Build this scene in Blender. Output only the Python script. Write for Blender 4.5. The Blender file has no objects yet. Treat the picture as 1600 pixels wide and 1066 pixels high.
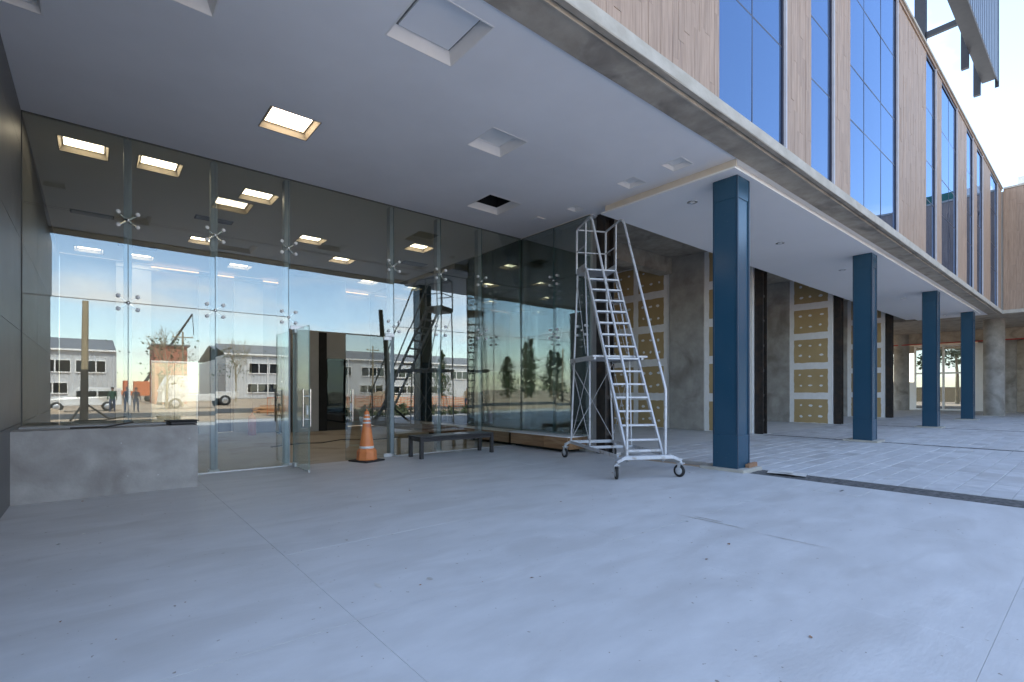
import bpy, math, random
from mathutils import Vector, Matrix
random.seed(7)
R = math.radians
SC = bpy.context.scene
COL = SC.collection

# ------------------------------------------------------------------ camera
HCAM = 1.4
YAW = R(50.151)                       # angle between the lens axis and the facade direction (+X)
fwd = Vector((math.cos(YAW), math.sin(YAW), 0))
cd = bpy.data.cameras.new('camera')
cam = bpy.data.objects.new('camera', cd)
COL.objects.link(cam)
cam.location = (0, 0, HCAM)
cam.rotation_euler = fwd.to_track_quat('-Z', 'Y').to_euler()
cd.sensor_width = 36.0
cd.lens = 778.7 / 1600 * 36
cd.shift_y = 77.0 / 1600
cd.clip_start = 0.05
cd.clip_end = 3000
SC.camera = cam

# ------------------------------------------------------------------ sky and sun
SUN_AZ, SUN_EL = 3.0, 55.0           # azimuth from +Y towards +X
w = bpy.data.worlds.new('World'); SC.world = w; w.use_nodes = True
nt = w.node_tree; nt.nodes.clear()
def N(t, **k):
    n = nt.nodes.new(t)
    for a, b in k.items(): setattr(n, a, b)
    return n
L = lambda a, b: nt.links.new(a, b)
sky = N('ShaderNodeTexSky', sky_type='NISHITA', sun_disc=False, sun_elevation=R(SUN_EL), sun_rotation=R(SUN_AZ),
        altitude=50, air_density=1.0, dust_density=0.5, ozone_density=0.7)
tc = N('ShaderNodeTexCoord'); sep = N('ShaderNodeSeparateXYZ'); L(tc.outputs['Generated'], sep.inputs[0])
addz = N('ShaderNodeMath', operation='ADD'); addz.inputs[1].default_value = 0.12; L(sep.outputs[2], addz.inputs[0])
mx = N('ShaderNodeMath', operation='MAXIMUM'); mx.inputs[1].default_value = 0.05; L(addz.outputs[0], mx.inputs[0])
dx = N('ShaderNodeMath', operation='DIVIDE'); L(sep.outputs[0], dx.inputs[0]); L(mx.outputs[0], dx.inputs[1])
dy = N('ShaderNodeMath', operation='DIVIDE'); L(sep.outputs[1], dy.inputs[0]); L(mx.outputs[0], dy.inputs[1])
cb = N('ShaderNodeCombineXYZ'); cb.inputs[2].default_value = 73.1; L(dx.outputs[0], cb.inputs[0]); L(dy.outputs[0], cb.inputs[1])
no = N('ShaderNodeTexNoise'); no.inputs['Scale'].default_value = 0.75; no.inputs['Detail'].default_value = 7; no.inputs['Roughness'].default_value = .55
no.inputs['Distortion'].default_value = .3
L(cb.outputs[0], no.inputs['Vector'])
cr = N('ShaderNodeValToRGB'); cr.color_ramp.elements[0].position = .49; cr.color_ramp.elements[1].position = .66
L(no.outputs['Fac'], cr.inputs[0])
cm = N('ShaderNodeMath', operation='MULTIPLY'); cm.inputs[1].default_value = .8; L(cr.outputs[0], cm.inputs[0])
mixc = N('ShaderNodeMixRGB'); mixc.inputs[2].default_value = (5.4, 5.3, 5.3, 1)
L(cm.outputs[0], mixc.inputs[0]); L(sky.outputs[0], mixc.inputs[1])
bg = N('ShaderNodeBackground'); bg.inputs['Strength'].default_value = 0.15
L(mixc.outputs[0], bg.inputs[0])
wo = N('ShaderNodeOutputWorld'); L(bg.outputs[0], wo.inputs[0])

sd = bpy.data.lights.new('sun', 'SUN'); sd.energy = 2.8; sd.angle = R(.5); sd.color = (1, .96, .90)
sun = bpy.data.objects.new('sun', sd); COL.objects.link(sun)
sv = Vector((math.sin(R(SUN_AZ)) * math.cos(R(SUN_EL)), math.cos(R(SUN_AZ)) * math.cos(R(SUN_EL)), math.sin(R(SUN_EL))))
sun.rotation_euler = sv.to_track_quat('Z', 'Y').to_euler(); sun.location = (0, 30, 40)

SC.view_settings.view_transform = 'Standard'; SC.view_settings.look = 'None'
SC.view_settings.gamma = 1.0; SC.view_settings.use_curve_mapping = False
SC.view_settings.exposure = 2.0
try:
    SC.cycles.max_bounces = 14; SC.cycles.transparent_max_bounces = 24; SC.cycles.glossy_bounces = 6
    SC.cycles.diffuse_bounces = 5; SC.cycles.sample_clamp_indirect = 8; SC.cycles.caustics_reflective = False
except Exception: pass

# ------------------------------------------------------------------ materials
def newmat(name):
    m = bpy.data.materials.new(name); m.use_nodes = True
    return m, m.node_tree, m.node_tree.nodes['Principled BSDF']
def lk(t, a, b): t.links.new(a, b)
def mat(name, c1, c2=None, rough=.5, metal=0, scale=4, detail=6, lo=.35, hi=.65, bump=0, bscale=60, stretch=(1, 1, 1),
        coord='pos', speck=None, c3=None, c3scale=.7, c3lo=.5, c3hi=.72, spec=.5, rvar=0, isl=0):
    """procedural material: two colours mixed by noise, optional third colour in larger patches, specks, bump"""
    m, t, b = newmat(name)
    b.inputs['Roughness'].default_value = rough; b.inputs['Metallic'].default_value = metal
    b.inputs['Specular IOR Level'].default_value = spec
    if c2 is None: c2 = tuple(x * .86 for x in c1)
    if coord == 'pos':
        g = t.nodes.new('ShaderNodeNewGeometry'); src = g.outputs['Position']
    else:
        g = t.nodes.new('ShaderNodeTexCoord'); src = g.outputs['Object']
    mp = t.nodes.new('ShaderNodeMapping'); mp.inputs['Scale'].default_value = stretch; lk(t, src, mp.inputs[0])
    n = t.nodes.new('ShaderNodeTexNoise'); n.inputs['Scale'].default_value = scale; n.inputs['Detail'].default_value = detail
    n.inputs['Roughness'].default_value = .6
    lk(t, mp.outputs[0], n.inputs['Vector'])
    r = t.nodes.new('ShaderNodeValToRGB')
    r.color_ramp.elements[0].position = lo; r.color_ramp.elements[1].position = hi
    r.color_ramp.elements[0].color = (*c1, 1); r.color_ramp.elements[1].color = (*c2, 1)
    lk(t, n.outputs['Fac'], r.inputs[0]); out = r.outputs[0]
    if c3:
        n3 = t.nodes.new('ShaderNodeTexNoise'); n3.inputs['Scale'].default_value = c3scale; n3.inputs['Detail'].default_value = 8
        n3.inputs['Distortion'].default_value = .6
        lk(t, mp.outputs[0], n3.inputs['Vector'])
        r3 = t.nodes.new('ShaderNodeValToRGB'); r3.color_ramp.elements[0].position = c3lo; r3.color_ramp.elements[1].position = c3hi
        lk(t, n3.outputs['Fac'], r3.inputs[0])
        mm = t.nodes.new('ShaderNodeMixRGB'); lk(t, r3.outputs[0], mm.inputs[0]); lk(t, out, mm.inputs[1]); mm.inputs[2].default_value = (*c3, 1)
        out = mm.outputs[0]
    if speck:
        v = t.nodes.new('ShaderNodeTexNoise'); v.inputs['Scale'].default_value = speck[1]; v.inputs['Detail'].default_value = 2
        lk(t, src, v.inputs['Vector'])
        rs = t.nodes.new('ShaderNodeValToRGB'); rs.color_ramp.elements[0].position = speck[2]; rs.color_ramp.elements[1].position = speck[2] + .03
        lk(t, v.outputs['Fac'], rs.inputs[0])
        ms = t.nodes.new('ShaderNodeMixRGB'); lk(t, rs.outputs[0], ms.inputs[0]); lk(t, out, ms.inputs[1]); ms.inputs[2].default_value = (*speck[0], 1)
        out = ms.outputs[0]
    if isl:
        gi = t.nodes.new('ShaderNodeNewGeometry'); oi = t.nodes.new('ShaderNodeObjectInfo')
        a = t.nodes.new('ShaderNodeMath'); a.operation = 'ADD'; lk(t, gi.outputs['Random Per Island'], a.inputs[0]); lk(t, oi.outputs['Random'], a.inputs[1])
        f = t.nodes.new('ShaderNodeMath'); f.operation = 'FRACT'; lk(t, a.outputs[0], f.inputs[0])
        mr = t.nodes.new('ShaderNodeMapRange'); mr.inputs[3].default_value = 1 - isl; mr.inputs[4].default_value = 1 + isl; lk(t, f.outputs[0], mr.inputs[0])
        hs = t.nodes.new('ShaderNodeHueSaturation'); lk(t, out, hs.inputs['Color']); lk(t, mr.outputs[0], hs.inputs['Value']); out = hs.outputs[0]
        # shift the grain board by board
        sh = t.nodes.new('ShaderNodeVectorMath'); sh.operation = 'ADD'
        mu = t.nodes.new('ShaderNodeMath'); mu.operation = 'MULTIPLY'; mu.inputs[1].default_value = 37.0; lk(t, f.outputs[0], mu.inputs[0])
        lk(t, src, sh.inputs[0]); lk(t, mu.outputs[0], sh.inputs[1]); lk(t, sh.outputs[0], mp.inputs[0])
    lk(t, out, b.inputs['Base Color'])
    if rvar:
        rr = t.nodes.new('ShaderNodeMapRange'); rr.inputs[3].default_value = max(.02, rough - rvar); rr.inputs[4].default_value = min(1, rough + rvar)
        lk(t, n.outputs['Fac'], rr.inputs[0]); lk(t, rr.outputs[0], b.inputs['Roughness'])
    if bump:
        n2 = t.nodes.new('ShaderNodeTexNoise'); n2.inputs['Scale'].default_value = bscale; n2.inputs['Detail'].default_value = 5
        lk(t, mp.outputs[0], n2.inputs['Vector'])
        bp = t.nodes.new('ShaderNodeBump'); bp.inputs['Strength'].default_value = bump; bp.inputs['Distance'].default_value = .01
        lk(t, n2.outputs['Fac'], bp.inputs['Height']); lk(t, bp.outputs[0], b.inputs['Normal'])
    return m
def glassmat(name, tint, refl, r0, fmul=.6, rough=0.0):
    m, t, b = newmat(name); t.nodes.remove(b)
    o = t.nodes['Material Output']
    tr = t.nodes.new('ShaderNodeBsdfTransparent'); tr.inputs[0].default_value = (*tint, 1)
    gl = t.nodes.new('ShaderNodeBsdfGlossy'); gl.inputs[0].default_value = (*refl, 1); gl.inputs['Roughness'].default_value = rough
    fr = t.nodes.new('ShaderNodeFresnel'); fr.inputs[0].default_value = 1.5
    ml = t.nodes.new('ShaderNodeMath'); ml.operation = 'MULTIPLY_ADD'; ml.inputs[1].default_value = fmul; ml.inputs[2].default_value = r0; ml.use_clamp = True
    lk(t, fr.outputs[0], ml.inputs[0])
    mi = t.nodes.new('ShaderNodeMixShader'); lk(t, ml.outputs[0], mi.inputs[0]); lk(t, tr.outputs[0], mi.inputs[1]); lk(t, gl.outputs[0], mi.inputs[2])
    lk(t, mi.outputs[0], o.inputs[0]); return m
def mirrorglass(name, dark, refl, r0, fmul=.8):
    m, t, b = newmat(name); o = t.nodes['Material Output']
    b.inputs['Base Color'].default_value = (*dark, 1); b.inputs['Roughness'].default_value = .3; b.inputs['Specular IOR Level'].default_value = 0
    gl = t.nodes.new('ShaderNodeBsdfGlossy'); gl.inputs[0].default_value = (*refl, 1); gl.inputs['Roughness'].default_value = 0.004
    fr = t.nodes.new('ShaderNodeFresnel'); fr.inputs[0].default_value = 1.5
    ml = t.nodes.new('ShaderNodeMath'); ml.operation = 'MULTIPLY_ADD'; ml.inputs[1].default_value = fmul; ml.inputs[2].default_value = r0; ml.use_clamp = True
    lk(t, fr.outputs[0], ml.inputs[0])
    # faint roller wave of toughened glass
    g = t.nodes.new('ShaderNodeNewGeometry'); n = t.nodes.new('ShaderNodeTexNoise'); n.inputs['Scale'].default_value = .6; n.inputs['Detail'].default_value = 1
    lk(t, g.outputs['Position'], n.inputs['Vector']); bp = t.nodes.new('ShaderNodeBump'); bp.inputs['Strength'].default_value = .05; bp.inputs['Distance'].default_value = .1
    lk(t, n.outputs['Fac'], bp.inputs['Height']); lk(t, bp.outputs[0], gl.inputs['Normal'])
    mi = t.nodes.new('ShaderNodeMixShader'); lk(t, ml.outputs[0], mi.inputs[0]); lk(t, b.outputs[0], mi.inputs[1]); lk(t, gl.outputs[0], mi.inputs[2])
    lk(t, mi.outputs[0], o.inputs[0]); return m
def emit(name, col, s):
    m, t, b = newmat(name); t.nodes.remove(b)
    e = t.nodes.new('ShaderNodeEmission'); e.inputs[0].default_value = (*col, 1); e.inputs[1].default_value = s
    lk(t, e.outputs[0], t.nodes['Material Output'].inputs[0]); return m

M = {}
M['floor'] = mat('floor_concrete', (.485, .485, .48), (.585, .585, .58), rough=.5, scale=2.6, detail=12, lo=.3, hi=.7, stretch=(.6, 1.4, 1), bump=.22, bscale=28,
                 speck=((.25, .22, .19), 22, .72), c3=(.47, .465, .455), c3scale=1.7, c3lo=.50, c3hi=.70, rvar=.12)
M['floor_in'] = mat('lobby_floor_concrete', (.36, .32, .26), (.44, .40, .33), rough=.6, scale=1.2, detail=8, c3=(.26, .22, .17), c3scale=.9, c3lo=.55, c3hi=.68, bump=.1)
M['joint'] = mat('joint_dark', (.47, .465, .46), rough=.9, scale=9)
M['paver'] = mat('paver_concrete', (.44, .44, .44), (.53, .53, .53), rough=.7, scale=5, bump=.25, bscale=120, isl=.07, c3=(.38, .37, .36), c3scale=.5)
M['strip'] = mat('gravel_strip', (.05, .05, .05), (.15, .145, .14), rough=.95, scale=16, detail=8, bump=1.0, bscale=45)
M['conc'] = mat('raw_concrete', (.23, .22, .20), (.33, .315, .29), rough=.8, scale=2.2, detail=9, bump=.2, bscale=30, c3=(.17, .155, .135), c3scale=1.2, c3lo=.5, c3hi=.7)
M['soffit'] = mat('soffit_concrete', (.33, .29, .235), (.43, .385, .32), rough=.85, scale=3.0, detail=9, bump=.25, bscale=20, c3=(.22, .195, .165), c3scale=1.6, c3lo=.52, c3hi=.7)
M['beamface'] = mat('beam_face_concrete', (.36, .335, .29), (.45, .425, .375), rough=.8, scale=5, detail=8, bump=.2, bscale=40, stretch=(.6, 1, 1), c3=(.35, .33, .28), c3scale=2, c3lo=.52, c3hi=.75)
M['lowwall'] = mat('low_wall_render', (.33, .315, .295), (.47, .45, .425), rough=.75, scale=2.6, detail=10, lo=.3, hi=.7, bump=.25, bscale=35, speck=((.62, .61, .6), 13, .74), c3=(.25, .23, .21), c3scale=1.5, c3lo=.45, c3hi=.7)
M['pier'] = mat('pier_concrete', (.30, .285, .26), (.42, .40, .365), rough=.85, scale=2.0, detail=9, bump=.2, bscale=25, c3=(.21, .19, .165), c3scale=1.1, c3lo=.48, c3hi=.72)
M['ceil'] = mat('white_plaster', (.80, .80, .81), (.87, .87, .88), rough=.9, scale=.45, detail=4, bump=.04, bscale=12)
M['drop'] = mat('drop_ceiling_paint', (.84, .84, .84), (.86, .86, .86), rough=.9, scale=.7)
M['cream'] = mat('cream_board', (.72, .66, .55), (.78, .72, .62), rough=.9, scale=3)
M['ceilin'] = mat('lobby_ceiling_paint', (.72, .71, .66), (.75, .74, .69), rough=.9, scale=.6)
M['trim'] = mat('light_trim', (.80, .79, .77), (.84, .83, .81), rough=.6, scale=5)
M['lamptrim'] = mat('lamp_toned_trim', (.30, .26, .20), (.33, .285, .22), rough=.7)  # trim of lit fixtures, darkened and warmed in colour against the lamp's glare
M['tile'] = mat('charcoal_tile', (.105, .105, .105), (.135, .135, .135), rough=.45, scale=1.6, detail=8, c3=(.15, .148, .145), c3scale=.8, rvar=.1, isl=.06)
M['grout'] = mat('grey_grout', (.20, .20, .195), rough=.9)
M['blue'] = mat('blue_steel_paint', (.013, .056, .098), (.016, .062, .108), rough=.22, scale=1.2, detail=10, lo=.2, hi=.8, bump=.01, bscale=2, spec=.6, rvar=.05, speck=((.05, .09, .13), 34, .72))
M['bluedark'] = mat('blue_flange_paint', (.008, .034, .066), (.011, .042, .078), rough=.35, scale=3)
M['rust'] = mat('black_primer_steel', (.012, .011, .011), (.03, .024, .02), rough=.55, scale=8, c3=(.05, .03, .02), c3scale=3)
M['black'] = mat('black_paint', (.016, .016, .018), (.025, .025, .028), rough=.4, scale=7)
M['dark'] = mat('dark_paint_and_shade', (.012, .012, .012), (.02, .02, .02), rough=.9)  # near black for dark parts and for the shade inside the ceiling hole
M['alu'] = mat('brushed_aluminium', (.60, .61, .62), (.50, .51, .52), rough=.42, metal=.75, scale=20, rvar=.1)
M['galv'] = mat('ladder_grey_paint', (.56, .57, .59), (.48, .49, .51), rough=.42, metal=.2, scale=14, detail=8, c3=(.25, .21, .17), c3scale=5, c3lo=.6, c3hi=.75, rvar=.1)
M['steel'] = mat('polished_steel', (.75, .75, .74), (.66, .66, .65), rough=.18, metal=1, scale=8)
M['disc'] = mat('sky_white_disc', (.74, .75, .76), (.68, .69, .70), rough=.35)  # off-white in place of polished steel; sky reflection put into the colour
M['post'] = mat('post_steel', (.33, .37, .385), (.28, .32, .335), rough=.45, metal=.0, scale=6)
M['lift'] = mat('lift_door_steel', (.88, .77, .60), (.80, .68, .51), rough=.17, metal=.95, scale=2, stretch=(8, 8, .3), bump=.15, bscale=3)
M['wood'] = mat('pale_wood_cladding', (.26, .178, .125), (.395, .288, .215), rough=.62, scale=3.2, detail=10, stretch=(10, 10, .5), lo=.32, hi=.68, bump=.15, bscale=9, isl=.055, c3=(.19, .128, .095), c3scale=2.2, c3lo=.56, c3hi=.78)
M['plinth'] = mat('walnut_veneer', (.20, .105, .05), (.34, .20, .10), rough=.42, scale=2.2, detail=9, stretch=(6, .8, 9), lo=.3, hi=.7, c3=(.43, .29, .17), c3scale=1.0, c3lo=.55, c3hi=.8, isl=.12)
M['tan'] = mat('plasterboard_paper', (.42, .305, .15), (.47, .345, .175), rough=.9, scale=1.5, isl=.05)
M['compound'] = mat('joint_compound', (.78, .77, .755), (.84, .83, .82), rough=.95, scale=6, bump=.15, bscale=20)
M['winglass'] = mirrorglass('blue_mirror_glass', (.012, .03, .07), (.42, .54, .74), .30)
M['winframe'] = mat('dark_window_frame', (.03, .03, .05), rough=.4)
M['winedge'] = mat('light_window_edge', (.55, .55, .60), rough=.45)
M['glass'] = glassmat('clear_lobby_glass', (.88, .905, .88), (.96, 1.0, 1.0), .10, .75)
M['doorglass'] = glassmat('clear_door_glass', (.90, .93, .92), (.95, 1, 1), .05, .35)
M['tintglass'] = glassmat('tinted_door_glass', (.62, .66, .68), (.95, 1, 1), .10, .7)
M['glassedge'] = mat('green_glass_edge', (.10, .19, .17), rough=.15)
M['gasket'] = mat('grey_silicone', (.10, .105, .10), rough=.6)
M['lamp'] = emit('warm_lamp_panel', (1, .82, .60), 3.4)
M['cove'] = emit('amber_led_strip', (1, .50, .18), .55)
M['orange'] = mat('orange_cone_plastic', (.78, .27, .09), (.70, .22, .07), rough=.5, scale=5, c3=(.55, .18, .09), c3scale=4, c3lo=.55)
M['white'] = mat('reflective_white', (.74, .73, .72), (.66, .65, .63), rough=.4, scale=9)
M['rubber'] = mat('black_rubber', (.02, .02, .02), rough=.75, scale=9)
M['marble'] = mat('pale_marble', (.55, .52, .47), (.64, .61, .56), rough=.25, scale=1.2, detail=9, stretch=(1, 1, .4))
M['grayplaster'] = mat('grey_plaster', (.36, .355, .34), (.42, .415, .40), rough=.8, scale=1.4, bump=.1)
M['greenwall'] = mirrorglass('dark_green_back_glass', (.035, .042, .036), (.8, .9, .85), .14)
M['sand'] = mat('sandy_ground', (.40, .30, .205), (.50, .39, .275), rough=.95, scale=.35, detail=10, bump=.6, bscale=3, c3=(.30, .225, .16), c3scale=.12)
M['road'] = mat('asphalt', (.05, .05, .05), (.07, .07, .068), rough=.9, scale=6)
M['corr'] = mat('white_sheet_metal', (.50, .51, .52), (.56, .57, .58), rough=.45, scale=.6)
M['roofgrey'] = mat('grey_roof_sheet', (.20, .205, .21), rough=.5, scale=.6)
M['glassdark'] = mirrorglass('dark_window_glass', (.01, .012, .014), (.8, .9, 1), .10)
M['bark'] = mat('weathered_timber', (.30, .24, .15), (.38, .31, .2), rough=.85, scale=3, stretch=(5, 5, .5))
M['tar'] = mat('tarred_timber', (.018, .016, .015), (.03, .028, .025), rough=.8, scale=4)
M['leaf'] = mat('cypress_leaf', (.035, .06, .02), (.06, .095, .035), rough=.7, scale=2, isl=.35)
M['leaf2'] = mat('shrub_leaf', (.05, .075, .03), (.08, .10, .045), rough=.7, scale=3, isl=.35)
M['carwhite'] = mat('white_car_paint', (.70, .70, .69), (.76, .76, .75), rough=.25, scale=1, c3=(.5, .46, .4), c3scale=1.5)
M['denim'] = mat('blue_denim', (.05, .07, .13), rough=.9, scale=20)
M['navy'] = mat('navy_cloth', (.02, .025, .045), rough=.9, scale=20)
M['green'] = mat('green_cloth', (.03, .09, .06), rough=.9, scale=20)
M['beige'] = mat('beige_cloth', (.38, .30, .19), rough=.9, scale=20)
M['skin'] = mat('skin', (.42, .25, .17), rough=.55, scale=8)
M['hair'] = mat('dark_hair', (.02, .015, .012), rough=.6)
M['red'] = mat('red_paint', (.45, .03, .02), rough=.35)
M['orangenet'] = mat('orange_safety_net', (.70, .20, .06), rough=.7)
M['plank'] = mat('new_timber', (.50, .27, .13), (.58, .34, .18), rough=.8, scale=4, stretch=(.5, 6, 6), isl=.2)
M['sawdust'] = mat('sawdust_smear', (.40, .37, .32), (.48, .465, .44), rough=.95, scale=40)
M['brick'] = mat('terracotta_wall', (.40, .14, .08), (.47, .18, .11), rough=.85, scale=3)
M['signface'] = mat('grey_sign_sheet', (.10, .12, .155), (.125, .145, .18), rough=.4, metal=.3, scale=2)
M['steeldark'] = mat('dark_steel_frame', (.012, .016, .024), (.02, .023, .03), rough=.45, scale=5)
M['paper'] = mat('white_card', (.62, .60, .56), (.5, .48, .44), rough=.8, scale=9)
M['scrapwood'] = mat('scrap_timber', (.24, .13, .075), (.33, .19, .11), rough=.8, scale=5, stretch=(1, 6, 6))
M['hvac'] = mat('grey_unit_sheet', (.55, .57, .58), rough=.5)
M['hvacgreen'] = mat('green_grille', (.03, .16, .11), rough=.5)

# ------------------------------------------------------------------ mesh helpers
class MB:
    def __init__(s): s.v = []; s.f = []; s.m = []; s.sm = []
    def add(s, vs, fs, mi=0, smooth=False):
        o = len(s.v); s.v += [tuple(p) for p in vs]
        for f in fs: s.f.append([i + o for i in f]); s.m.append(mi); s.sm.append(smooth)
        return s
    def box(s, a, b, mi=0, skip=()):
        x0, y0, z0 = a; x1, y1, z1 = b
        vs = [(x0, y0, z0), (x1, y0, z0), (x1, y1, z0), (x0, y1, z0), (x0, y0, z1), (x1, y0, z1), (x1, y1, z1), (x0, y1, z1)]
        fs = dict(b=[3, 2, 1, 0], t=[4, 5, 6, 7], s=[0, 1, 5, 4], e=[1, 2, 6, 5], n=[2, 3, 7, 6], w=[3, 0, 4, 7])
        return s.add(vs, [f for k, f in fs.items() if k not in skip], mi)
    def bar(s, p0, p1, wx, wy, mi=0, up=(0, 0, 1)):
        p0 = Vector(p0); p1 = Vector(p1); d = (p1 - p0).normalized(); u = Vector(up)
        if abs(d.dot(u)) > .98: u = Vector((0, 1, 0))
        a = d.cross(u).normalized(); b = a.cross(d).normalized()
        vs = []
        for p in (p0, p1):
            for i, j in ((-1, -1), (1, -1), (1, 1), (-1, 1)): vs.append(p + a * i * wx / 2 + b * j * wy / 2)
        return s.add(vs, [[3, 2, 1, 0], [4, 5, 6, 7], [0, 1, 5, 4], [1, 2, 6, 5], [2, 3, 7, 6], [3, 0, 4, 7]], mi)
    def tube(s, pts, r, n=8, mi=0, cap=True):
        pts = [Vector(p) for p in pts]; rs = r if isinstance(r, (list, tuple)) else [r] * len(pts)
        vs = []; k = len(pts); up = None
        for i, p in enumerate(pts):
            d = (pts[min(i + 1, k - 1)] - pts[max(i - 1, 0)]).normalized()
            if up is None:
                up = Vector((0, 0, 1)) if abs(d.z) < .9 else Vector((0, 1, 0))
            a = d.cross(up).normalized(); b = a.cross(d).normalized(); up = b
            for j in range(n):
                t = 2 * math.pi * j / n; vs.append(p + (a * math.cos(t) + b * math.sin(t)) * rs[i])
        fs = [[i * n + j, i * n + (j + 1) % n, (i + 1) * n + (j + 1) % n, (i + 1) * n + j] for i in range(k - 1) for j in range(n)]
        s.add(vs, fs, mi, True)
        if cap: s.add(vs[:n], [list(range(n))[::-1]], mi); s.add(vs[-n:], [list(range(n))], mi)
        return s
    def lathe(s, prof, c=(0, 0, 0), n=24, mi=0, axis='z', smooth=True):
        vs = []
        for r, z in prof:
            for j in range(n):
                t = 2 * math.pi * j / n; a, b = r * math.cos(t), r * math.sin(t)
                vs.append((c[0] + a, c[1] + b, c[2] + z) if axis == 'z' else (c[0] + z, c[1] + a, c[2] + b) if axis == 'x' else (c[0] + a, c[1] + z, c[2] + b))
        fs = [[i * n + j, i * n + (j + 1) % n, (i + 1) * n + (j + 1) % n, (i + 1) * n + j] for i in range(len(prof) - 1) for j in range(n)]
        if axis == 'y': fs = [f[::-1] for f in fs]
        return s.add(vs, fs, mi, smooth)
    def prism_x(s, prof, x0, x1, mi=0):      # prof: (y, z) loop
        n = len(prof)
        vs = [(x0, y, z) for y, z in prof] + [(x1, y, z) for y, z in prof]
        fs = [[i, (i + 1) % n, n + (i + 1) % n, n + i] for i in range(n)] + [list(range(n))[::-1], list(range(n, 2 * n))]
        return s.add(vs, fs, mi)
    def build(s, name, m, parent=None, loc=(0, 0, 0), kind=None, bevel=0, fixn=False):
        me = bpy.data.meshes.new(name); me.from_pydata(s.v, [], s.f)
        ms = m if isinstance(m, (list, tuple)) else [m]
        for q in ms: me.materials.append(M[q] if isinstance(q, str) else q)
        me.polygons.foreach_set('material_index', s.m); me.polygons.foreach_set('use_smooth', s.sm)
        me.update()
        o = bpy.data.objects.new(name, me); COL.objects.link(o); o.location = loc
        if parent: o.parent = parent
        if kind: o['kind'] = kind
        if bevel:
            b = o.modifiers.new('bevel', 'BEVEL'); b.width = bevel; b.segments = 2; b.limit_method = 'ANGLE'
        return o
def tag(o, label, cat, group=None, kind=None):
    o['label'] = label; o['category'] = cat
    if group: o['group'] = group
    if kind: o['kind'] = kind
    return o
def thing(name, label, cat, loc=(0, 0, 0), rz=0, group=None):
    o = bpy.data.objects.new(name, None); COL.objects.link(o); o.location = loc; o.rotation_euler = (0, 0, rz)
    o.empty_display_size = .2
    return tag(o, label, cat, group)
def copy_tree(o, parent=None):
    c = o.copy(); COL.objects.link(c)
    if parent: c.parent = parent
    for ch in list(o.children): copy_tree(ch, c)
    return c
def one_box(name, a, b, m, parent=None, bevel=0, kind=None, skip=()):
    c = ((a[0] + b[0]) / 2, (a[1] + b[1]) / 2, a[2])
    mb = MB().box((a[0] - c[0], a[1] - c[1], 0), (b[0] - c[0], b[1] - c[1], b[2] - a[2]), skip=skip)
    return mb.build(name, m, parent, c, kind, bevel)
def sheet_holes(x0, x1, y0, y1, z, holes, down=True):
    """flat sheet with rectangular holes, as a grid of quads"""
    xs = sorted({x0, x1} | {h[i] for h in holes for i in (0, 1) if x0 < h[i] < x1})
    ys = sorted({y0, y1} | {h[i] for h in holes for i in (2, 3) if y0 < h[i] < y1})
    mb = MB()
    for i in range(len(xs) - 1):
        for j in range(len(ys) - 1):
            cx, cy = (xs[i] + xs[i + 1]) / 2, (ys[j] + ys[j + 1]) / 2
            if any(h[0] < cx < h[1] and h[2] < cy < h[3] for h in holes): continue
            q = [(xs[i], ys[j], z), (xs[i + 1], ys[j], z), (xs[i + 1], ys[j + 1], z), (xs[i], ys[j + 1], z)]
            mb.add(q[::-1] if down else q, [[0, 1, 2, 3]])
    return mb

# ------------------------------------------------------------------ key dimensions (metres)
YG, XL, XC = 9.70, -0.80, 8.40        # lobby glass plane, left tiled wall, glass corner
ZC = 5.30                              # canopy and lobby ceiling
YF = 3.46                              # front face of the concrete edge beam
XW = 35.3                              # face of the far wing
COLX = [8.43, 15.98, 23.9, 31.55]      # left faces of the blue columns
POSTX = [8.57, 16.33, 23.54, 31.04]

# ------------------------------------------------------------------ ground, floor, paving
MB().add([(-900, -900, -.07), (900, -900, -.07), (900, 900, -.07), (-900, 900, -.07)], [[0, 1, 2, 3]]).build('ground', 'sand', kind='structure')
one_box('road', (-200, -24, -.066), (200, -16, -.05), 'road', kind='structure', skip=('b',))
one_box('kerb', (-60, -7.2, -.066), (60, -7.02, .05), 'beamface', kind='structure', bevel=.01)
fl = MB().box((-14, -7, -.068), (8.45, YG - .02, -.0055)).build('floor', 'joint', kind='structure')
XJ = [-14, -11.5, -9, -6.4, -3.86, -1.32, 1.22, 3.76, 6.3, 8.45]; YJ = [-7, -4.6, -2.1, .41, 2.93, 4.48, 7.0, YG - .02]
for i in range(len(XJ) - 1):
    for j in range(len(YJ) - 1):
        e = .0010
        a = (XJ[i] + e, YJ[j] + e, -.05); b = (XJ[i + 1] - e, YJ[j + 1] - e, random.uniform(-.0015, .0015))
        one_box('floor_slab', a, b, 'floor', fl, skip=('b',))
one_box('lobby_floor', (XL - .2, YG - .02, -.068), (8.45, 19, -.004), 'floor_in', kind='structure', skip=('b',))
one_box('shop_floor', (8.45, 7.05, -.068), (46, 16, -.003), 'floor', kind='structure', skip=('b',))
pv = MB().box((9.08, -7, -.068), (46, 7.05, -.014)).build('paving', 'joint', kind='structure')
pl_, pw = .60, .30
cand = []
i = 0
y = -7.0
while y < 7.0:
    off = (i % 2) * .3 + (.15 if i % 3 == 0 else 0)
    x = 9.08 - off
    while x < 46:
        xa, xb = max(x, 9.08), min(x + pl_, 46)
        if xb - xa > .08: cand.append((xa, xb, y, min(y + pw, 7.05)))
        x += pl_
    y += pw; i += 1
def instrip(c):
    cx = (c[0] + c[1]) / 2
    return abs(cx - 16.3) < .42 or abs(cx - 24.1) < .42
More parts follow.
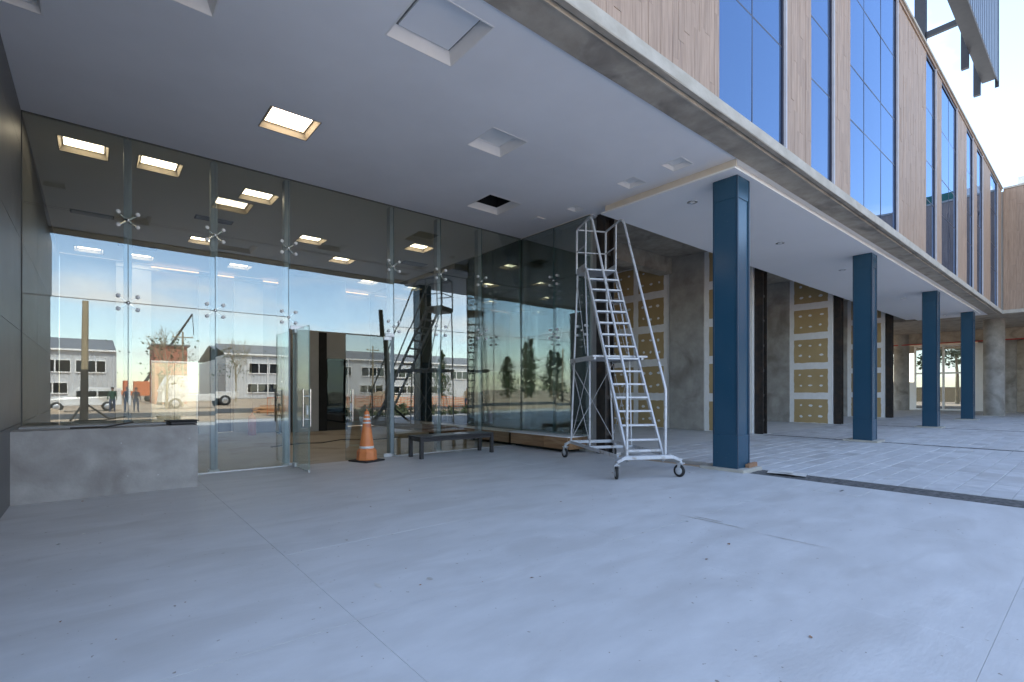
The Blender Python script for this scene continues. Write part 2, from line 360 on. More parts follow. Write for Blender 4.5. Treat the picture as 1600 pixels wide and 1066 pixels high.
def vis(c):
    X, Y = (c[0] + c[1]) / 2, (c[2] + c[3]) / 2
    d = fwd.x * X + fwd.y * Y; r = fwd.y * X - fwd.x * Y
    return d > 1 and -1.03 < r / d < 1.03, d
cand = [c for c in cand if not instrip(c)]
cand.sort(key=lambda c: (not vis(c)[0], vis(c)[1]))
pm = {}
rest = MB()
for k, c in enumerate(cand):
    g = .005; zt = random.uniform(-.004, .002)
    if k < 290:
        key = (round(c[1] - c[0], 3), round(c[3] - c[2], 3))
        if key not in pm:
            hx, hy = key[0] / 2 - g, key[1] / 2 - g; e = .008
            vs = [(-hx, -hy, -.04), (hx, -hy, -.04), (hx, hy, -.04), (-hx, hy, -.04), (-hx, -hy, -e), (hx, -hy, -e), (hx, hy, -e), (-hx, hy, -e),
                  (-hx + e, -hy + e, 0), (hx - e, -hy + e, 0), (hx - e, hy - e, 0), (-hx + e, hy - e, 0)]
            fs = [[0, 1, 5, 4], [1, 2, 6, 5], [2, 3, 7, 6], [3, 0, 4, 7], [4, 5, 9, 8], [5, 6, 10, 9], [6, 7, 11, 10], [7, 4, 8, 11], [8, 9, 10, 11]]
            me = bpy.data.meshes.new('paver'); me.from_pydata(vs, [], fs); me.materials.append(M['paver']); pm[key] = me
        o = bpy.data.objects.new('paver', pm[key]); COL.objects.link(o); o.parent = pv
        o.location = ((c[0] + c[1]) / 2, (c[2] + c[3]) / 2, zt); o.rotation_euler = (random.uniform(-.004, .004), random.uniform(-.004, .004), random.uniform(-.006, .006))
    else:
        rest.box((c[0] + g, c[2] + g, -.04), (c[1] - g, c[3] - g, zt), skip=('b',))
rest.build('pavers', 'paver', pv, kind='stuff')
def strip(x0, x1, y0, y1):
    mb = MB(); nx, ny = 5, int((y1 - y0) / .12)
    vs = [(x0 + (x1 - x0) * a / nx, y0 + (y1 - y0) * b / ny, random.uniform(-.018, .004) if 0 < a < nx else -.012) for b in range(ny + 1) for a in range(nx + 1)]
    fs = [[b * (nx + 1) + a, b * (nx + 1) + a + 1, (b + 1) * (nx + 1) + a + 1, (b + 1) * (nx + 1) + a] for b in range(ny) for a in range(nx)]
    mb.add(vs, fs); return mb.build('gravel_strip', 'strip', kind='structure')
strip(8.46, 9.075, -7, 4.0)
for xx in (16.3, 24.1):
    a = xx - .14; strip(a, xx + .14, -7, 7.0)
    for s_ in (-1, 1):      # cut edging slabs either side of the strip
        for q in range(23):
            one_box('paver', (xx + .15 if s_ > 0 else xx - .72, -6.98 + q * .6, -.04), (xx + .72 if s_ > 0 else xx - .15, -6.39 + q * .6, random.uniform(-.003, .001)), 'paver', pv, skip=('b',)) if -1 < -6.98 + q * .6 and xx < 17 else None
MB().box((15.55, -7, -.03), (16.15, -1, -.001)).box((16.45, -7, -.03), (17.05, -1, -.001)).box((23.38, -7, -.03), (23.95, 7, -.001)).box((24.25, -7, -.03), (24.82, 7, -.001)).build('paver_edging', 'paver', pv, kind='stuff')

# ------------------------------------------------------------------ office building (upper floors, canopy, ceilings)
ob = thing('office_building', 'long office building with timber and blue glass facade over a deep white canopy', 'building', (14, 12, 0))
def ch(o):       # keep world placement under an Empty that is not at the origin
    o.matrix_parent_inverse = o.parent.matrix_basis.inverted(); return o
def part(mb, name, m, parent=ob, **k):
    return ch(mb.build(name, m, parent, **k))
# ceiling fixtures: (x, y, size, kind, label)
LIGHTS = [
    (2.18, 7.70, .67, 'lit', 'lit square ceiling light under the canopy, outside the glass wall'),
    (-.15, 10.60, .62, 'lit', 'lit lobby ceiling light behind the first glass bay, nearest the tiled wall'),
    (.85, 10.60, .62, 'lit', 'lit lobby ceiling light behind the second glass bay, close to the glass'),
    (2.52, 11.00, .62, 'lit', 'lit lobby ceiling light between the second and third glass posts, brightest inside'),
    (2.15, 15.20, .62, 'lit', 'lit lobby ceiling light beside the second spider fitting, mid depth'),
    (4.30, 13.30, .62, 'lit', 'lit lobby ceiling light just right of the third post, above the open door'),
    (5.68, 14.80, .62, 'lit', 'lit lobby ceiling light over the middle of the door bay, farther back'),
    (6.82, 12.15, .62, 'lit', 'lit lobby ceiling light between the two posts behind the bench'),
    (3.48, 17.60, .62, 'lit', 'lit lobby ceiling light at the back, right of the lift'),
    (-.15, 18.20, .62, 'lit', 'lit lobby ceiling light at the back corner by the tiled wall'),
    (1.00, 18.20, .62, 'lit', 'lit lobby ceiling light at the back, left of the lift'),
    (7.55, 17.20, .62, 'lit', 'lit lobby ceiling light at the back near the dark glass side wall'),
    (2.86, 4.66, .84, 'hatch', 'large unlit square ceiling recess with a shadow gap panel, nearest the concrete edge'),
    (4.86, 6.19, .67, 'unlit', 'unlit square ceiling recess in the middle of the canopy'),
    (.60, 5.66, .67, 'unlit', 'unlit square ceiling recess cut off by the top edge of the view'),
    (-.60, 6.93, .34, 'unlit', 'unlit square ceiling recess beside the dark tiled wall, top left'),
    (6.43, 8.30, .82, 'open', 'open square hole in the canopy ceiling showing the black void above'),
    (7.90, 7.34, .28, 'unlit', 'small ceiling recess next to the top of the rolling ladder'),
    (7.73, 5.76, .38, 'unlit', 'small unlit ceiling recess near the raised edge, inner one'),
    (7.70, 4.78, .38, 'unlit', 'small unlit ceiling recess near the raised edge, closest to the concrete beam'),
]
holes = [(x - s / 2, x + s / 2, y - s / 2, y + s / 2) for x, y, s, k, l in LIGHTS]
part(sheet_holes(-10, 8.62, 3.97, YG, ZC, [h for h in holes if h[3] < YG]), 'canopy_ceiling', 'ceil')
part(sheet_holes(XL, 8.62, YG, 19, ZC - .0, [h for h in holes if h[2] > YG]), 'lobby_ceiling', 'ceilin')
part(MB().add([(8.62, 3.97, ZC), (8.62, 6.85, ZC), (XW, 6.85, ZC), (XW, 3.97, ZC)], [[0, 1, 2, 3]]), 'canopy_ceiling', 'ceil')
# concrete edge beam with a drip groove
prof = [(3.98, 5.298), (3.98, 5.270), (3.615, 5.270), (3.608, 5.258), (3.582, 5.258), (3.576, 5.272), (3.57, 5.31), (3.545, 5.31), (3.54, 5.278), (3.47, 5.278), (YF, 5.288), (YF, 5.452), (3.475, 5.462), (3.98, 5.462)]
n = len(prof); mb = MB()
xs = [-10 + i * (XW + .02 + 10) / 60 for i in range(61)]
for i, x in enumerate(xs):
    jx = [(random.uniform(-.003, .003), random.uniform(-.003, .003)) for _ in prof]
    mb.v += [(x, y + a, z + b) for (y, z), (a, b) in zip(prof, jx)]
for i in range(60):
    for j in range(n):
        mb.f.append([i * n + j, i * n + (j + 1) % n, (i + 1) * n + (j + 1) % n, (i + 1) * n + j]); mb.m.append(1 if j in (9, 10, 11, 12) else 0); mb.sm.append(False)
eb = part(mb, 'edge_beam', ['soffit', 'beamface'])
# dropped ceiling over the walkway
part(MB().box((8.15, 3.985, 5.10), (32.8, 6.85, 5.132)), 'ceiling_lip', ['trim'])
part(MB().add([(8.152, 3.992, 5.098), (32.798, 3.992, 5.098), (32.798, 6.848, 5.098), (8.152, 6.848, 5.098)], [[3, 2, 1, 0]]), 'dropped_ceiling', 'drop')
part(MB().box((8.27, 4.02, 5.145), (8.29, 6.83, ZC - .002)), 'ceiling_upstand', 'cream')
part(MB().box((8.292, 4.12, 5.137), (32.7, 6.83, ZC - .002), skip=('t',)), 'ceiling_upstand', 'ceil')
# slabs and hidden mass of the upper floors
part(MB().box((-10, 3.72, 6.2), (XW, 24, 6.32)), 'floor_deck', 'soffit')
part(MB().box((-10, 3.72, 6.33), (XW, 24, 11.45)), 'upper_storey', 'grayplaster')
part(MB().box((-10, 3.63, 5.463), (XW - .01, 3.71, 11.5)), 'light_stop_wall', 'dark')  # unseen dark wall added to stop light leaking in above the ceiling
part(MB().box((-10, 3.44, 11.60), (XW + .02, 3.95, 11.68)), 'parapet_cap', 'beamface')
part(MB().box((-10, 3.48, 11.52), (XW, 3.70, 11.598)), 'parapet_trim', 'wood')
# windows
WIN = [(-2.2, 0.6, [-.8]), (6.72, 8.90, [7.77]), (10.09, 11.18, []), (12.25, 15.83, [13.24, 14.53]), (19.07, 20.28, []), (21.22, 23.68, [22.44]), (25.7, 26.96, []), (28.03, 29.33, []), (31.7, 33.76, [32.75])]
ZJ = [5.464, 7.17, 8.33, 9.93, 11.50]
YP = 3.53
for x0, x1, ml in WIN:
    fr = MB()
    fr.box((x0, YP - .01, 5.464), (x0 + .022, YP + .04, 11.5)).box((x1 - .045, YP - .018, 5.464), (x1 - .004, YP + .04, 11.5))
    fr.box((x0 + .022, YP - .02, 11.42), (x1 - .045, YP + .04, 11.5))
    for xm in ml: fr.box((xm - .012, YP - .004, 5.464), (xm + .012, YP + .03, 11.42))
    for z in ZJ[1:-1]: fr.box((x0 + .022, YP - .003, z - .014), (x1 - .045, YP + .029, z + .014))
    wn = bpy.data.objects.new('window', None); COL.objects.link(wn); wn.parent = ob; wn.location = ((x0 + x1) / 2, YP, 5.46); ch(wn)
    f_ = fr.build('frame', 'winframe', wn); f_.location = -Vector(wn.location)
    e_ = MB().box((x1 - .003, YP - .06, 5.464), (x1 + .028, YP - .005, 11.5)).build('edge_trim', 'winedge', wn); e_.location = -Vector(wn.location)
    xx = [x0 + .022] + ml + [x1 - .045]
    for a in range(len(xx) - 1):
        for b in range(4):
            p = MB().box((-(xx[a + 1] - xx[a]) / 2 + .012, 0, -(ZJ[b + 1] - ZJ[b]) / 2 + .012), ((xx[a + 1] - xx[a]) / 2 - .012, .012, (ZJ[b + 1] - ZJ[b]) / 2 - .012)).build('pane', 'winglass', wn)
            p.location = Vector(((xx[a] + xx[a + 1]) / 2, YP, (ZJ[b] + ZJ[b + 1]) / 2)) - Vector(wn.location)
            p.rotation_euler = (R(random.uniform(-.15, .15)), 0, R(random.uniform(-.15, .15)))
# timber cladding boards between the windows
def boards(x0, x1, single, name='cladding_panel'):
    bw = (x1 - x0) / max(1, round((x1 - x0) / .13))
    spans = []
    for k in range(round((x1 - x0) / bw)):
        xa = x0 + k * bw; z = 5.466 - random.uniform(0, .9)
        while z < 11.52:
            ln = random.uniform(.8, 1.5); za, zb = max(z, 5.466), min(z + ln, 11.52); z += ln
            if zb - za > .05: spans.append((xa, xa + bw, za, zb))
    if single:
        pn = MB().box((x0, 3.545, 5.466), (x1, 3.6, 11.519)).build(name, 'wood', ob); ch(pn)
        for a, b, za, zb in spans:
            o = MB().box((-(b - a) / 2 + .0015, 0, 0), ((b - a) / 2 - .0015, .03, zb - za - .003), skip=('n',)).build('board', 'wood', pn)
            o.location = ((a + b) / 2, 3.508 + random.uniform(-.003, .003), za)
    else:
        mb = MB().box((x0, 3.545, 5.466), (x1, 3.6, 11.519))
        for a, b, za, zb in spans:
            yy = 3.508 + random.uniform(-.003, .003)
            mb.box((a + .0015, yy, za), (b - .0015, yy + .03, zb - .003), skip=('n',))
        part(mb, name, 'wood', kind='stuff')
edges = [(-10, -2.2), (.63, 6.72), (8.93, 10.09), (11.21, 12.25), (15.86, 19.07), (20.31, 21.22), (23.71, 25.7), (26.99, 28.03), (29.36, 31.7), (33.79, XW - .005)]
for k, (a, b) in enumerate(edges):
    if k == 1: boards(a, 2.97, False); boards(2.97, b, True)
    else: boards(a, b, False)

# ------------------------------------------------------------------ far wing of the building
wg = thing('office_wing', 'far timber clad wing of the office standing on round concrete columns', 'building', (XW, 0, 0))
part(MB().box((XW + .06, -24, 5.30), (62, 24, 5.462)), 'floor_deck', 'soffit', wg)
part(MB().box((XW - .01, -24, 5.288), (XW + .055, 3.455, 5.46)), 'edge_beam', 'beamface', wg)
part(MB().box((XW + .07, -24, 5.466), (62, 24, 11.5)), 'upper_storey', 'grayplaster', wg)
part(MB().box((XW - .02, -24, 11.58), (XW + .5, 3.43, 11.68)), 'parapet_cap', 'beamface', wg)
mb = MB()
k = 0; y = 3.44
while y > -24:
    z = 5.466 - random.uniform(0, 1.2)
    while z < 11.56:
        ln = random.uniform(.9, 1.9); za, zb = max(z, 5.466), min(z + ln, 11.57); z += ln
        if zb - za > .05:
            xx = XW + .012 + random.uniform(-.003, .003); mb.box((xx, y - .238, za), (xx + .03, y - .002, zb - .003), skip=('e',))
    y -= .24
mb.box((XW + .045, -24, 5.466), (XW + .065, 3.44, 11.57)); part(mb, 'cladding_boards', 'wood', wg, kind='stuff')
part(MB().box((43.6, -24, 4.62), (44.1, 13, 5.298)), 'downstand_beam', 'soffit', wg)
part(MB().tube([(43.3, -4, 4.55), (43.3, 12, 4.55)], .035), 'sprinkler_pipe', 'red', wg)
# shop front under the wing
for (ya, yb, za, zb, m_) in ((-24, -3.2, 0, 4.6, 'trim'), (-3.0, 2.0, 0, 4.6, 'trim'), (4.6, 5.95, 0, 4.6, 'trim'), (9.05, 10.6, 0, 2.0, 'trim'), (12.0, 14, 0, 4.6, 'grayplaster'), (2.0, 4.6, 0, 4.6, 'soffit'), (9.05, 12, 4.1, 4.6, 'soffit')):
    part(MB().box((45.6, ya, za), (45.9, yb - .01, zb)), 'ground_wall', m_, wg)
part(MB().box((47.5, -24, 0), (47.8, 5.9, 5.29)), 'back_wall', 'grayplaster', wg)
part(MB().box((47.5, 11.6, 0), (47.8, 16, 5.29)), 'back_wall', 'grayplaster', wg)
sw = bpy.data.objects.new('window', None); COL.objects.link(sw); sw.parent = wg; sw.location = (45.6, 7.5, 0); ch(sw)
fr = MB()
for yy in (-1.5, -.12, 1.45): fr.box((-.05, yy, 0), (.06, yy + .12, 4.58))
for zz in (0, 2.55, 4.46): fr.box((-.04, -1.38, zz + .002), (.05, 1.45, zz + .11))
fr.build('frame', 'trim', sw)
for (a, b) in ((-1.37, -.13), (.01, 1.44)):
    for (c, d) in ((.11, 2.55), (2.66, 4.46)): MB().box((-.006, a, c), (.006, b, d)).build('pane', 'tintglass', sw)
part(MB().box((45.52, 10.62, .9), (45.56, 11.9, 4.0)), 'window_pane', 'glassdark', wg)
part(MB().box((45.5, 2.4, 1.5), (45.59, 2.8, 1.75)), 'meter_box', 'black', wg)
ru = thing('rooftop_unit', 'small grey and green air conditioning unit on the roof of the far wing', 'air conditioner', (36.6, 2.2, 11.68))
MB().box((-.5, -.2, 0), (.9, .8, .62)).build('casing', 'hvac', ru, bevel=.02)
g_ = MB()
for k in range(12): g_.box((-.53, -1.9, .05 + k * .05), (.85, -.22, .085 + k * .05))
g_.box((-.5, -1.9, .02), (.9, -.21, .04)).box((-.4, -1.85, .04), (.8, -.25, .64)).build('grille', 'hvacgreen', ru)
RC = [(37.95, 4.06, 'round concrete column nearest the far end of the timber facade'), (45.0, 4.2, 'round concrete column behind the nearest one, beside the white wall'), (43.7, 9.4, 'round concrete column standing left of the far glazed door'), (37.95, -3.6, 'round concrete column at the right edge under the far wing')]
for x, y, l in RC:
    t = thing('round_column', l, 'column', (x, y, 0), 0, 'round concrete columns under the far wing')
    MB().lathe([(.44, 0), (.44, 2.55), (.437, 2.56), (.44, 2.57), (.44, 5.295)], n=32).build('shaft', 'conc', t)
    MB().lathe([(.445, 0), (.445, .02), (.4, .02)], n=32).build('foot_ring', 'beamface', t)

# ------------------------------------------------------------------ left tiled wall
tw = thing('tiled_wall', 'tall charcoal tiled wall at the left edge running into the lobby', 'wall', (XL - .15, 8, 0))
part(MB().box((-10, 2.6, 0), (XL - .018, 19, ZC - .004)), 'core', 'grout', tw)
zt = [0, .95, 2.22, 3.49, 4.76, ZC - .006]
yt0 = 2.6
for j in range(5):
    y = yt0 - (j % 2) * .0
    while y < 18.9:
        a, b = y, min(y + 2.4, 19)
        o = MB().box((0, -(b - a) / 2 + .003, .003), (.017, (b - a) / 2 - .003, zt[j + 1] - zt[j] - .003), skip=('w',)).build('tile', 'tile', tw, (XL - .0175 + random.uniform(-.0004, .0004), (a + b) / 2, zt[j])); ch(o)
        y += 2.4
for j in range(5):
    for k in range(4):
        o = MB().box((-1.195, 0, .003), (1.195, .015, zt[j + 1] - zt[j] - .003)).build('tile', 'tile', tw, (XL - .02 - 1.2 - k * 2.4, 2.584, zt[j])); ch(o)

# ------------------------------------------------------------------ low concrete wall
lw = thing('concrete_wall', 'low rough grey concrete planter wall in front of the glass at left', 'wall', (.2, 8.9, 0))
lm = MB()
nx, nz = 26, 12
x0, x1, y0, y1, zt_ = XL, 1.14, 8.52, 9.0, .895
vs = []; fs = []
for i in range(nx + 1):
    for j in range(nz + 1):
        e = 0 if j in (0, nz) or i in (0, nx) else random.uniform(-.003, .003)
        vs.append((x0 + (x1 - x0) * i / nx, y0 + e, zt_ * j / nz + (random.uniform(-.004, .003) if j == nz else 0)))
for i in range(nx):
    for j in range(nz):
        a = i * (nz + 1) + j; fs.append([a, a + nz + 1, a + nz + 2, a + 1])
lm.add(vs, fs, 0, True)
lm.add([(x0, y0, zt_ - .001), (x1, y0, zt_ - .001), (x1, y1, zt_), (x0, y1, zt_)], [[0, 1, 2, 3]])
lm.add([(x1, y0, 0), (x1, y1, 0), (x1, y1, zt_), (x1, y0, zt_)], [[0, 1, 2, 3]])
lm.add([(x0, y1, 0), (x1, y1, 0), (x1, y1, zt_), (x0, y1, zt_)], [[3, 2, 1, 0]])
part(lm, 'front_wall', 'lowwall', lw)
part(MB().box((XL, 9.0, 0), (.98, 9.35, .86)), 'inner_step', 'lowwall', lw, bevel=.008)
part(MB().box((XL, 9.35, 0), (.9, 9.66, .90)), 'back_sill', 'grayplaster', lw, bevel=.008)
bx = thing('plastic_tray', 'flat black plastic tray lying on the right end of the low concrete wall', 'tray', (.98, 8.84, .897), R(8))
MB().box((-.17, -.13, 0), (.17, .13, .045)).build('tray_body', 'black', bx, bevel=.012)
MB().box((-.19, -.15, .046), (.19, .15, .062)).build('rim', 'rubber', bx, bevel=.006)
tag(MB().tube([(-.30, 0, 0), (.06, .02, .0), (.36, .06, .05)], .011).build('steel_rod', 'rust', loc=(.04, 8.66, .907)), 'thin bent dark rod lying on top of the low concrete wall', 'rod')

# ------------------------------------------------------------------ lobby glass walls
MUL = [XL + .01, .38, 1.55, 2.73, 4.84, 6.0, 7.15, XC]
ZR = [0.02, 2.75, 4.03, ZC - .01]
gw = thing('glass_wall', 'long frameless glass wall of the lobby held by steel posts and spider fittings', 'glass wall', (3.8, YG, 0))
def pane(x, y, w_, h_, z, parent, tx=0, tz=0, along='x', m_='glass'):
    t_ = .006
    if along == 'x': mb = MB().box((-w_ / 2 + .005, -t_, .005), (w_ / 2 - .005, t_, h_ - .005))
    else: mb = MB().box((-t_, -w_ / 2 + .003, .003), (t_, w_ / 2 - .003, h_ - .003))
    # edges greener than the faces
    for q, f in enumerate(mb.f): mb.m[q] = 0 if ((along == 'x' and q in (2, 4)) or (along != 'x' and q in (3, 5))) else 1
    o = mb.build('glass_pane', [m_, 'glassedge'], parent, (x, y, z)); ch(o)
    o.rotation_euler = (R(tx), 0, R(tz)) if along == 'x' else (0, R(tx), R(tz)); return o
for i in range(7):
    a, b = MUL[i], MUL[i + 1]
    for j in range(3):
        z0, z1 = ZR[j], ZR[j + 1]
        if i == 3:
            if j == 0: continue
            if j == 1: z0 = 2.53
        if i == 0 and j == 0: z0 = .9
        pane((a + b) / 2, YG, b - a, z1 - z0, z0, gw, (-.05, -.75, -.8)[j] + random.uniform(-.12, .12), random.uniform(-.28, .28))
def spider(x, y, z, parent, along='x'):
    s_ = bpy.data.objects.new('spider_fitting', None); COL.objects.link(s_); s_.parent = parent; s_.location = (x, y, z); ch(s_)
    hb = MB(); hb.lathe([(.0, .085), (.028, .085), (.028, .0), (.022, -.02), (0, -.02)], n=12, axis='y')
    for sx, sz in ((-1, -1), (1, -1), (-1, 1), (1, 1)):
        p = (sx * .12, .03, sz * .10)
        hb.tube([(0, .05, 0), (sx * .07, .055, sz * .06), p], [.017, .014, .012], n=6)
    h_ = hb.build('arms', 'steel', s_)
    for sx, sz in ((-1, -1), (1, -1), (-1, 1), (1, 1)):
        d_ = MB().lathe([(0, -.022), (.022, -.022), (.030, -.015), (.030, .03), (0, .03)], n=14, axis='y').build('glass_disc', 'disc', s_); d_.location = (sx * .12, -.006, sz * .10)
    if along != 'x': s_.rotation_euler = (0, 0, R(-90))
for i, x in enumerate(MUL[1:-1]):
    part(MB().box((x - .05, YG + .085, 0), (x + .05, YG + .235, ZC - .003)), 'post', 'post', gw, bevel=.006)
    part(MB().box((x - .075, YG + .07, -.001), (x + .075, YG + .25, .045)), 'post_foot', 'alu', gw)
    for z in (2.75, 4.03): spider(x, YG, z, gw)
part(MB().box((XL, YG - .012, ZC - .011), (XC, YG + .012, ZC - .0015)), 'head_channel', 'gasket', gw)
part(MB().box((XL, YG - .012, -.003), (2.7, YG + .012, .021)).box((4.87, YG - .012, -.003), (XC - .03, YG + .012, .021)), 'floor_channel', 'alu', gw)
part(MB().box((XL + .002, YG - .015, .9), (XL + .012, YG + .015, ZC - .012)), 'wall_channel', 'gasket', gw)
# door leaves
gd = thing('glass_door', 'open frameless glass door leaf swung outwards with tubular steel handles', 'door', (2.80, YG - .02, 0), R(-91.5))
def leaf(parent, w_, hx):
    mb = MB().box((0.012, -.006, .012), (w_, .006, 2.51))
    for q in range(len(mb.f)): mb.m[q] = 0 if q in (2, 4) else 1
    mb.build('glass_leaf', ['doorglass', 'glassedge'], parent)
    for s_ in (-1, 1):
        hb = MB(); yy = s_ * .06
        hb.tube([(hx, yy, .78), (hx, yy, 1.42)], .0155, n=10).tube([(hx, 0, .90), (hx, yy, .90)], .010, n=8).tube([(hx, 0, 1.30), (hx, yy, 1.30)], .010, n=8)
        hb.build('handle', 'steel', parent)
    MB().box((0, -.02, .003), (.17, .02, .075)).build('patch_fitting', 'alu', parent, bevel=.004)
    MB().box((0, -.02, 2.45), (.17, .02, 2.522)).build('patch_fitting', 'alu', parent, bevel=.004)
    MB().box((hx - .025, -.016, .98), (hx + .035, .016, 1.14)).build('lock_plate', 'alu', parent, bevel=.004)
leaf(gd, .99, .86)
MB().box((.93, -.016, .004), (.985, .016, .05)).build('bottom_lock', 'alu', gd)
gd2 = thing('glass_door', 'closed frameless glass door leaf behind the orange cone with paired steel handles', 'door', (4.78, YG - .002, 0), R(180))
leaf(gd2, .98, .86)
dh = thing('door_rail', 'slim steel patch rail over the glass doors between the posts', 'door rail', (3.8, YG, 2.5))
MB().box((-1.04, -.02, 0.025), (-.80, .02, .10)).build('patch_fitting', 'alu', dh, bevel=.004)
MB().box((.84, -.02, 0.025), (1.04, .02, .10)).build('patch_fitting', 'alu', dh, bevel=.004)
# return glass
gr = thing('glass_wall', 'short glass return wall standing on the walnut plinth beside the rolling ladder', 'glass wall', (XC, 8.5, 0))
for (a, b) in ((7.36, 8.52), (8.52, 9.68)):
    for (z0, z1, tx) in ((.37, 2.75, 0), (2.75, 4.03, .1), (4.03, ZC - .01, .15)): pane(XC, (a + b) / 2, b - a, z1 - z0, z0, gr, tx + random.uniform(-.06, .06), random.uniform(-.1, .1), 'y')
for yy in (8.52, 7.62):
    part(MB().box((XC + .085, yy - .05, .37), (XC + .235, yy + .05, ZC - .003)), 'post', 'post', gr, bevel=.006)
    for z in (2.75, 4.03): spider(XC, yy, z, gr, 'y')
part(MB().box((XC - .012, 7.36, ZC - .011), (XC + .012, 9.69, ZC - .0015)), 'head_channel', 'cream', gr)
part(MB().box((XC + .012, 7.3, ZC - .03), (XC + .22, 9.69, ZC - .0025)), 'ceiling_edge', 'ceil', gr)

# walnut plinth under the return glass
tp = thing('timber_plinth', 'floating walnut plinth with a pale top running under the glass corner', 'plinth', (8.2, 10, .08))
pb = [(7.70, 8.45), (8.46, 9.66), (9.74, 11.2), (11.21, 12.7), (12.71, 14.1)]
for a, b in pb:
    part(MB().box((8.02, a, .08), (8.05, b, .345)), 'panel', 'plinth', tp)
part(MB().box((8.052, 7.668, .08), (8.95, 7.698, .345)), 'panel', 'plinth', tp)
part(MB().box((8.00, 7.65, .3455), (8.95, 9.685, .366)), 'top_board', 'trim', tp)
part(MB().box((8.00, 9.715, .3455), (8.42, 14.1, .366)), 'top_board', 'trim', tp)
part(MB().box((8.2, 7.9, -.002), (8.9, 9.68, .33)).box((8.2, 9.73, -.002), (8.43, 14, .33)), 'base', 'dark', tp)

# ------------------------------------------------------------------ lobby interior
lb = thing('lobby_wall', 'back wall of the lobby clad in pale marble piers with an amber light strip', 'wall', (3.5, 19, 0))
part(MB().box((XL, 19.05, 0), (8.6, 19.3, ZC - .004)), 'wall_face', 'grayplaster', lb)
for (a, b) in ((.45, 1.30), (2.55, 3.0), (3.56, 4.45)): part(MB().box((a, 18.82, 0), (b, 19.049, ZC - .08)), 'marble_pier', 'marble', lb)
part(MB().box((.45, 18.86, 5.17), (8.3, 18.9, 5.215)), 'light_strip', 'cove', lb)
part(MB().box((.45, 18.78, 5.08), (8.3, 18.82, 5.165)), 'strip_cover', 'cream', lb)
part(MB().box((3.05, 19.0, 0), (3.5, 19.048, 2.3)), 'door', 'steeldark', lb)
lf = thing('lift_door', 'brushed steel lift doors glowing warm between marble piers in the lobby', 'lift', (1.9, 19, 0))
MB().box((-.58, -.12, 0), (-.005, -.06, 2.25)).build('door_panel', 'lift', lf); MB().box((.005, -.12, 0), (.58, -.06, 2.25)).build('door_panel', 'lift', lf)
MB().box((-.63, -.15, 0), (-.585, .04, 2.32)).box((.585, -.15, 0), (.63, .04, 2.32)).box((-.585, -.15, 2.26), (.585, .04, 2.32)).build('frame', 'steel', lf)
co = thing('lobby_core', 'grey plastered lobby core with a pale pier beside dark openings', 'wall', (5.6, 18, 0))
part(MB().box((4.95, 17.6, 0), (6.9, 19.04, ZC - .005)), 'core_block', 'grayplaster', co)
part(MB().box((5.02, 17.35, 0), (5.86, 17.598, 3.4)), 'pier', 'grayplaster', co, bevel=.01)
part(MB().box((5.88, 17.40, 0), (6.15, 17.597, 3.4)), 'dark_jamb', 'dark', co)
part(MB().box((4.70, 17.5, 0), (4.93, 17.9, 2.55)), 'dark_jamb', 'dark', co)
part(MB().box((3.9, 17.9, 0), (4.69, 17.95, 2.5)), 'door_leaf', 'steeldark', co)
part(MB().box((6.17, 17.42, 0), (6.9, 17.597, 2.5)), 'glazed_panel', 'glassdark', co)
ew = thing('side_wall', 'dark green back painted glass wall closing the right side of the lobby', 'wall', (8.5, 14, 0))
for k in range(6): part(MB().box((8.45, 9.76 + k * 1.55, .37), (8.47, 9.755 + (k + 1) * 1.55, ZC - .004)), 'glass_panel', 'greenwall', ew)
part(MB().box((8.475, 9.6, 0), (8.62, 19, ZC - .003)), 'backing', 'grayplaster', ew)
fx = thing('fire_extinguisher', 'red fire extinguisher standing on the lobby floor by the lift', 'extinguisher', (3.75, 17.2, -.004))
MB().lathe([(0, 0), (.11, 0), (.12, .02), (.12, .52), (.09, .6), (.035, .64), (.035, .7), (0, .7)], n=18).build('cylinder', 'red', fx)
MB().tube([(0, 0, .68), (.08, 0, .74), (.15, 0, .55), (.13, 0, .25)], .015).build('hose', 'rubber', fx)
tag(MB().tube([(3.3, 13.2, .006), (4.1, 13.6, .006), (4.6, 13.4, .006), (5.3, 13.9, .006), (6.0, 13.3, .006), (6.9, 13.5, .006)], .012).build('power_cable', 'rubber'), 'black cable trailing across the dusty lobby floor behind the doors', 'cable')
# air vents
for (x, y, sx, sy, m_, l) in ((-.06, 14.4, .75, .28, 'grayplaster', 'grey slotted air vent in the lobby ceiling behind the first post'), (2.07, 13.1, .75, .3, 'black', 'black air vent in the lobby ceiling left of the second post'), (.87, 16.9, .85, .3, 'black', 'black air vent in the lobby ceiling at the back, above the lift side'), (7.5, 13.7, .75, .4, 'grayplaster', 'grey air vent in the lobby ceiling behind the post over the bench')):
    t = thing('air_vent', l, 'vent', (x, y, ZC - .02), 0, 'air vents in the lobby ceiling')
    MB().box((-sx / 2, -sy / 2, .004), (sx / 2, sy / 2, .017)).build('frame', 'dark' if m_ == 'black' else 'gasket', t)
    for k in range(5): MB().box((-sx / 2 + .03, -sy / 2 + .03 + k * (sy - .06) / 5, -.006), (sx / 2 - .03, -sy / 2 + .05 + k * (sy - .06) / 5, .003)).build('blade', m_, t)
tt = thing('access_panel', 'thin flush access panel in the canopy ceiling beside the glass corner', 'ceiling panel', (7.72, 8.33, ZC))
MB().box((-.13, -.13, -.012), (.13, .13, -.001)).build('frame', 'trim', tt); MB().box((-.11, -.11, -.017), (.11, .11, -.0125)).build('panel', 'ceil', tt)

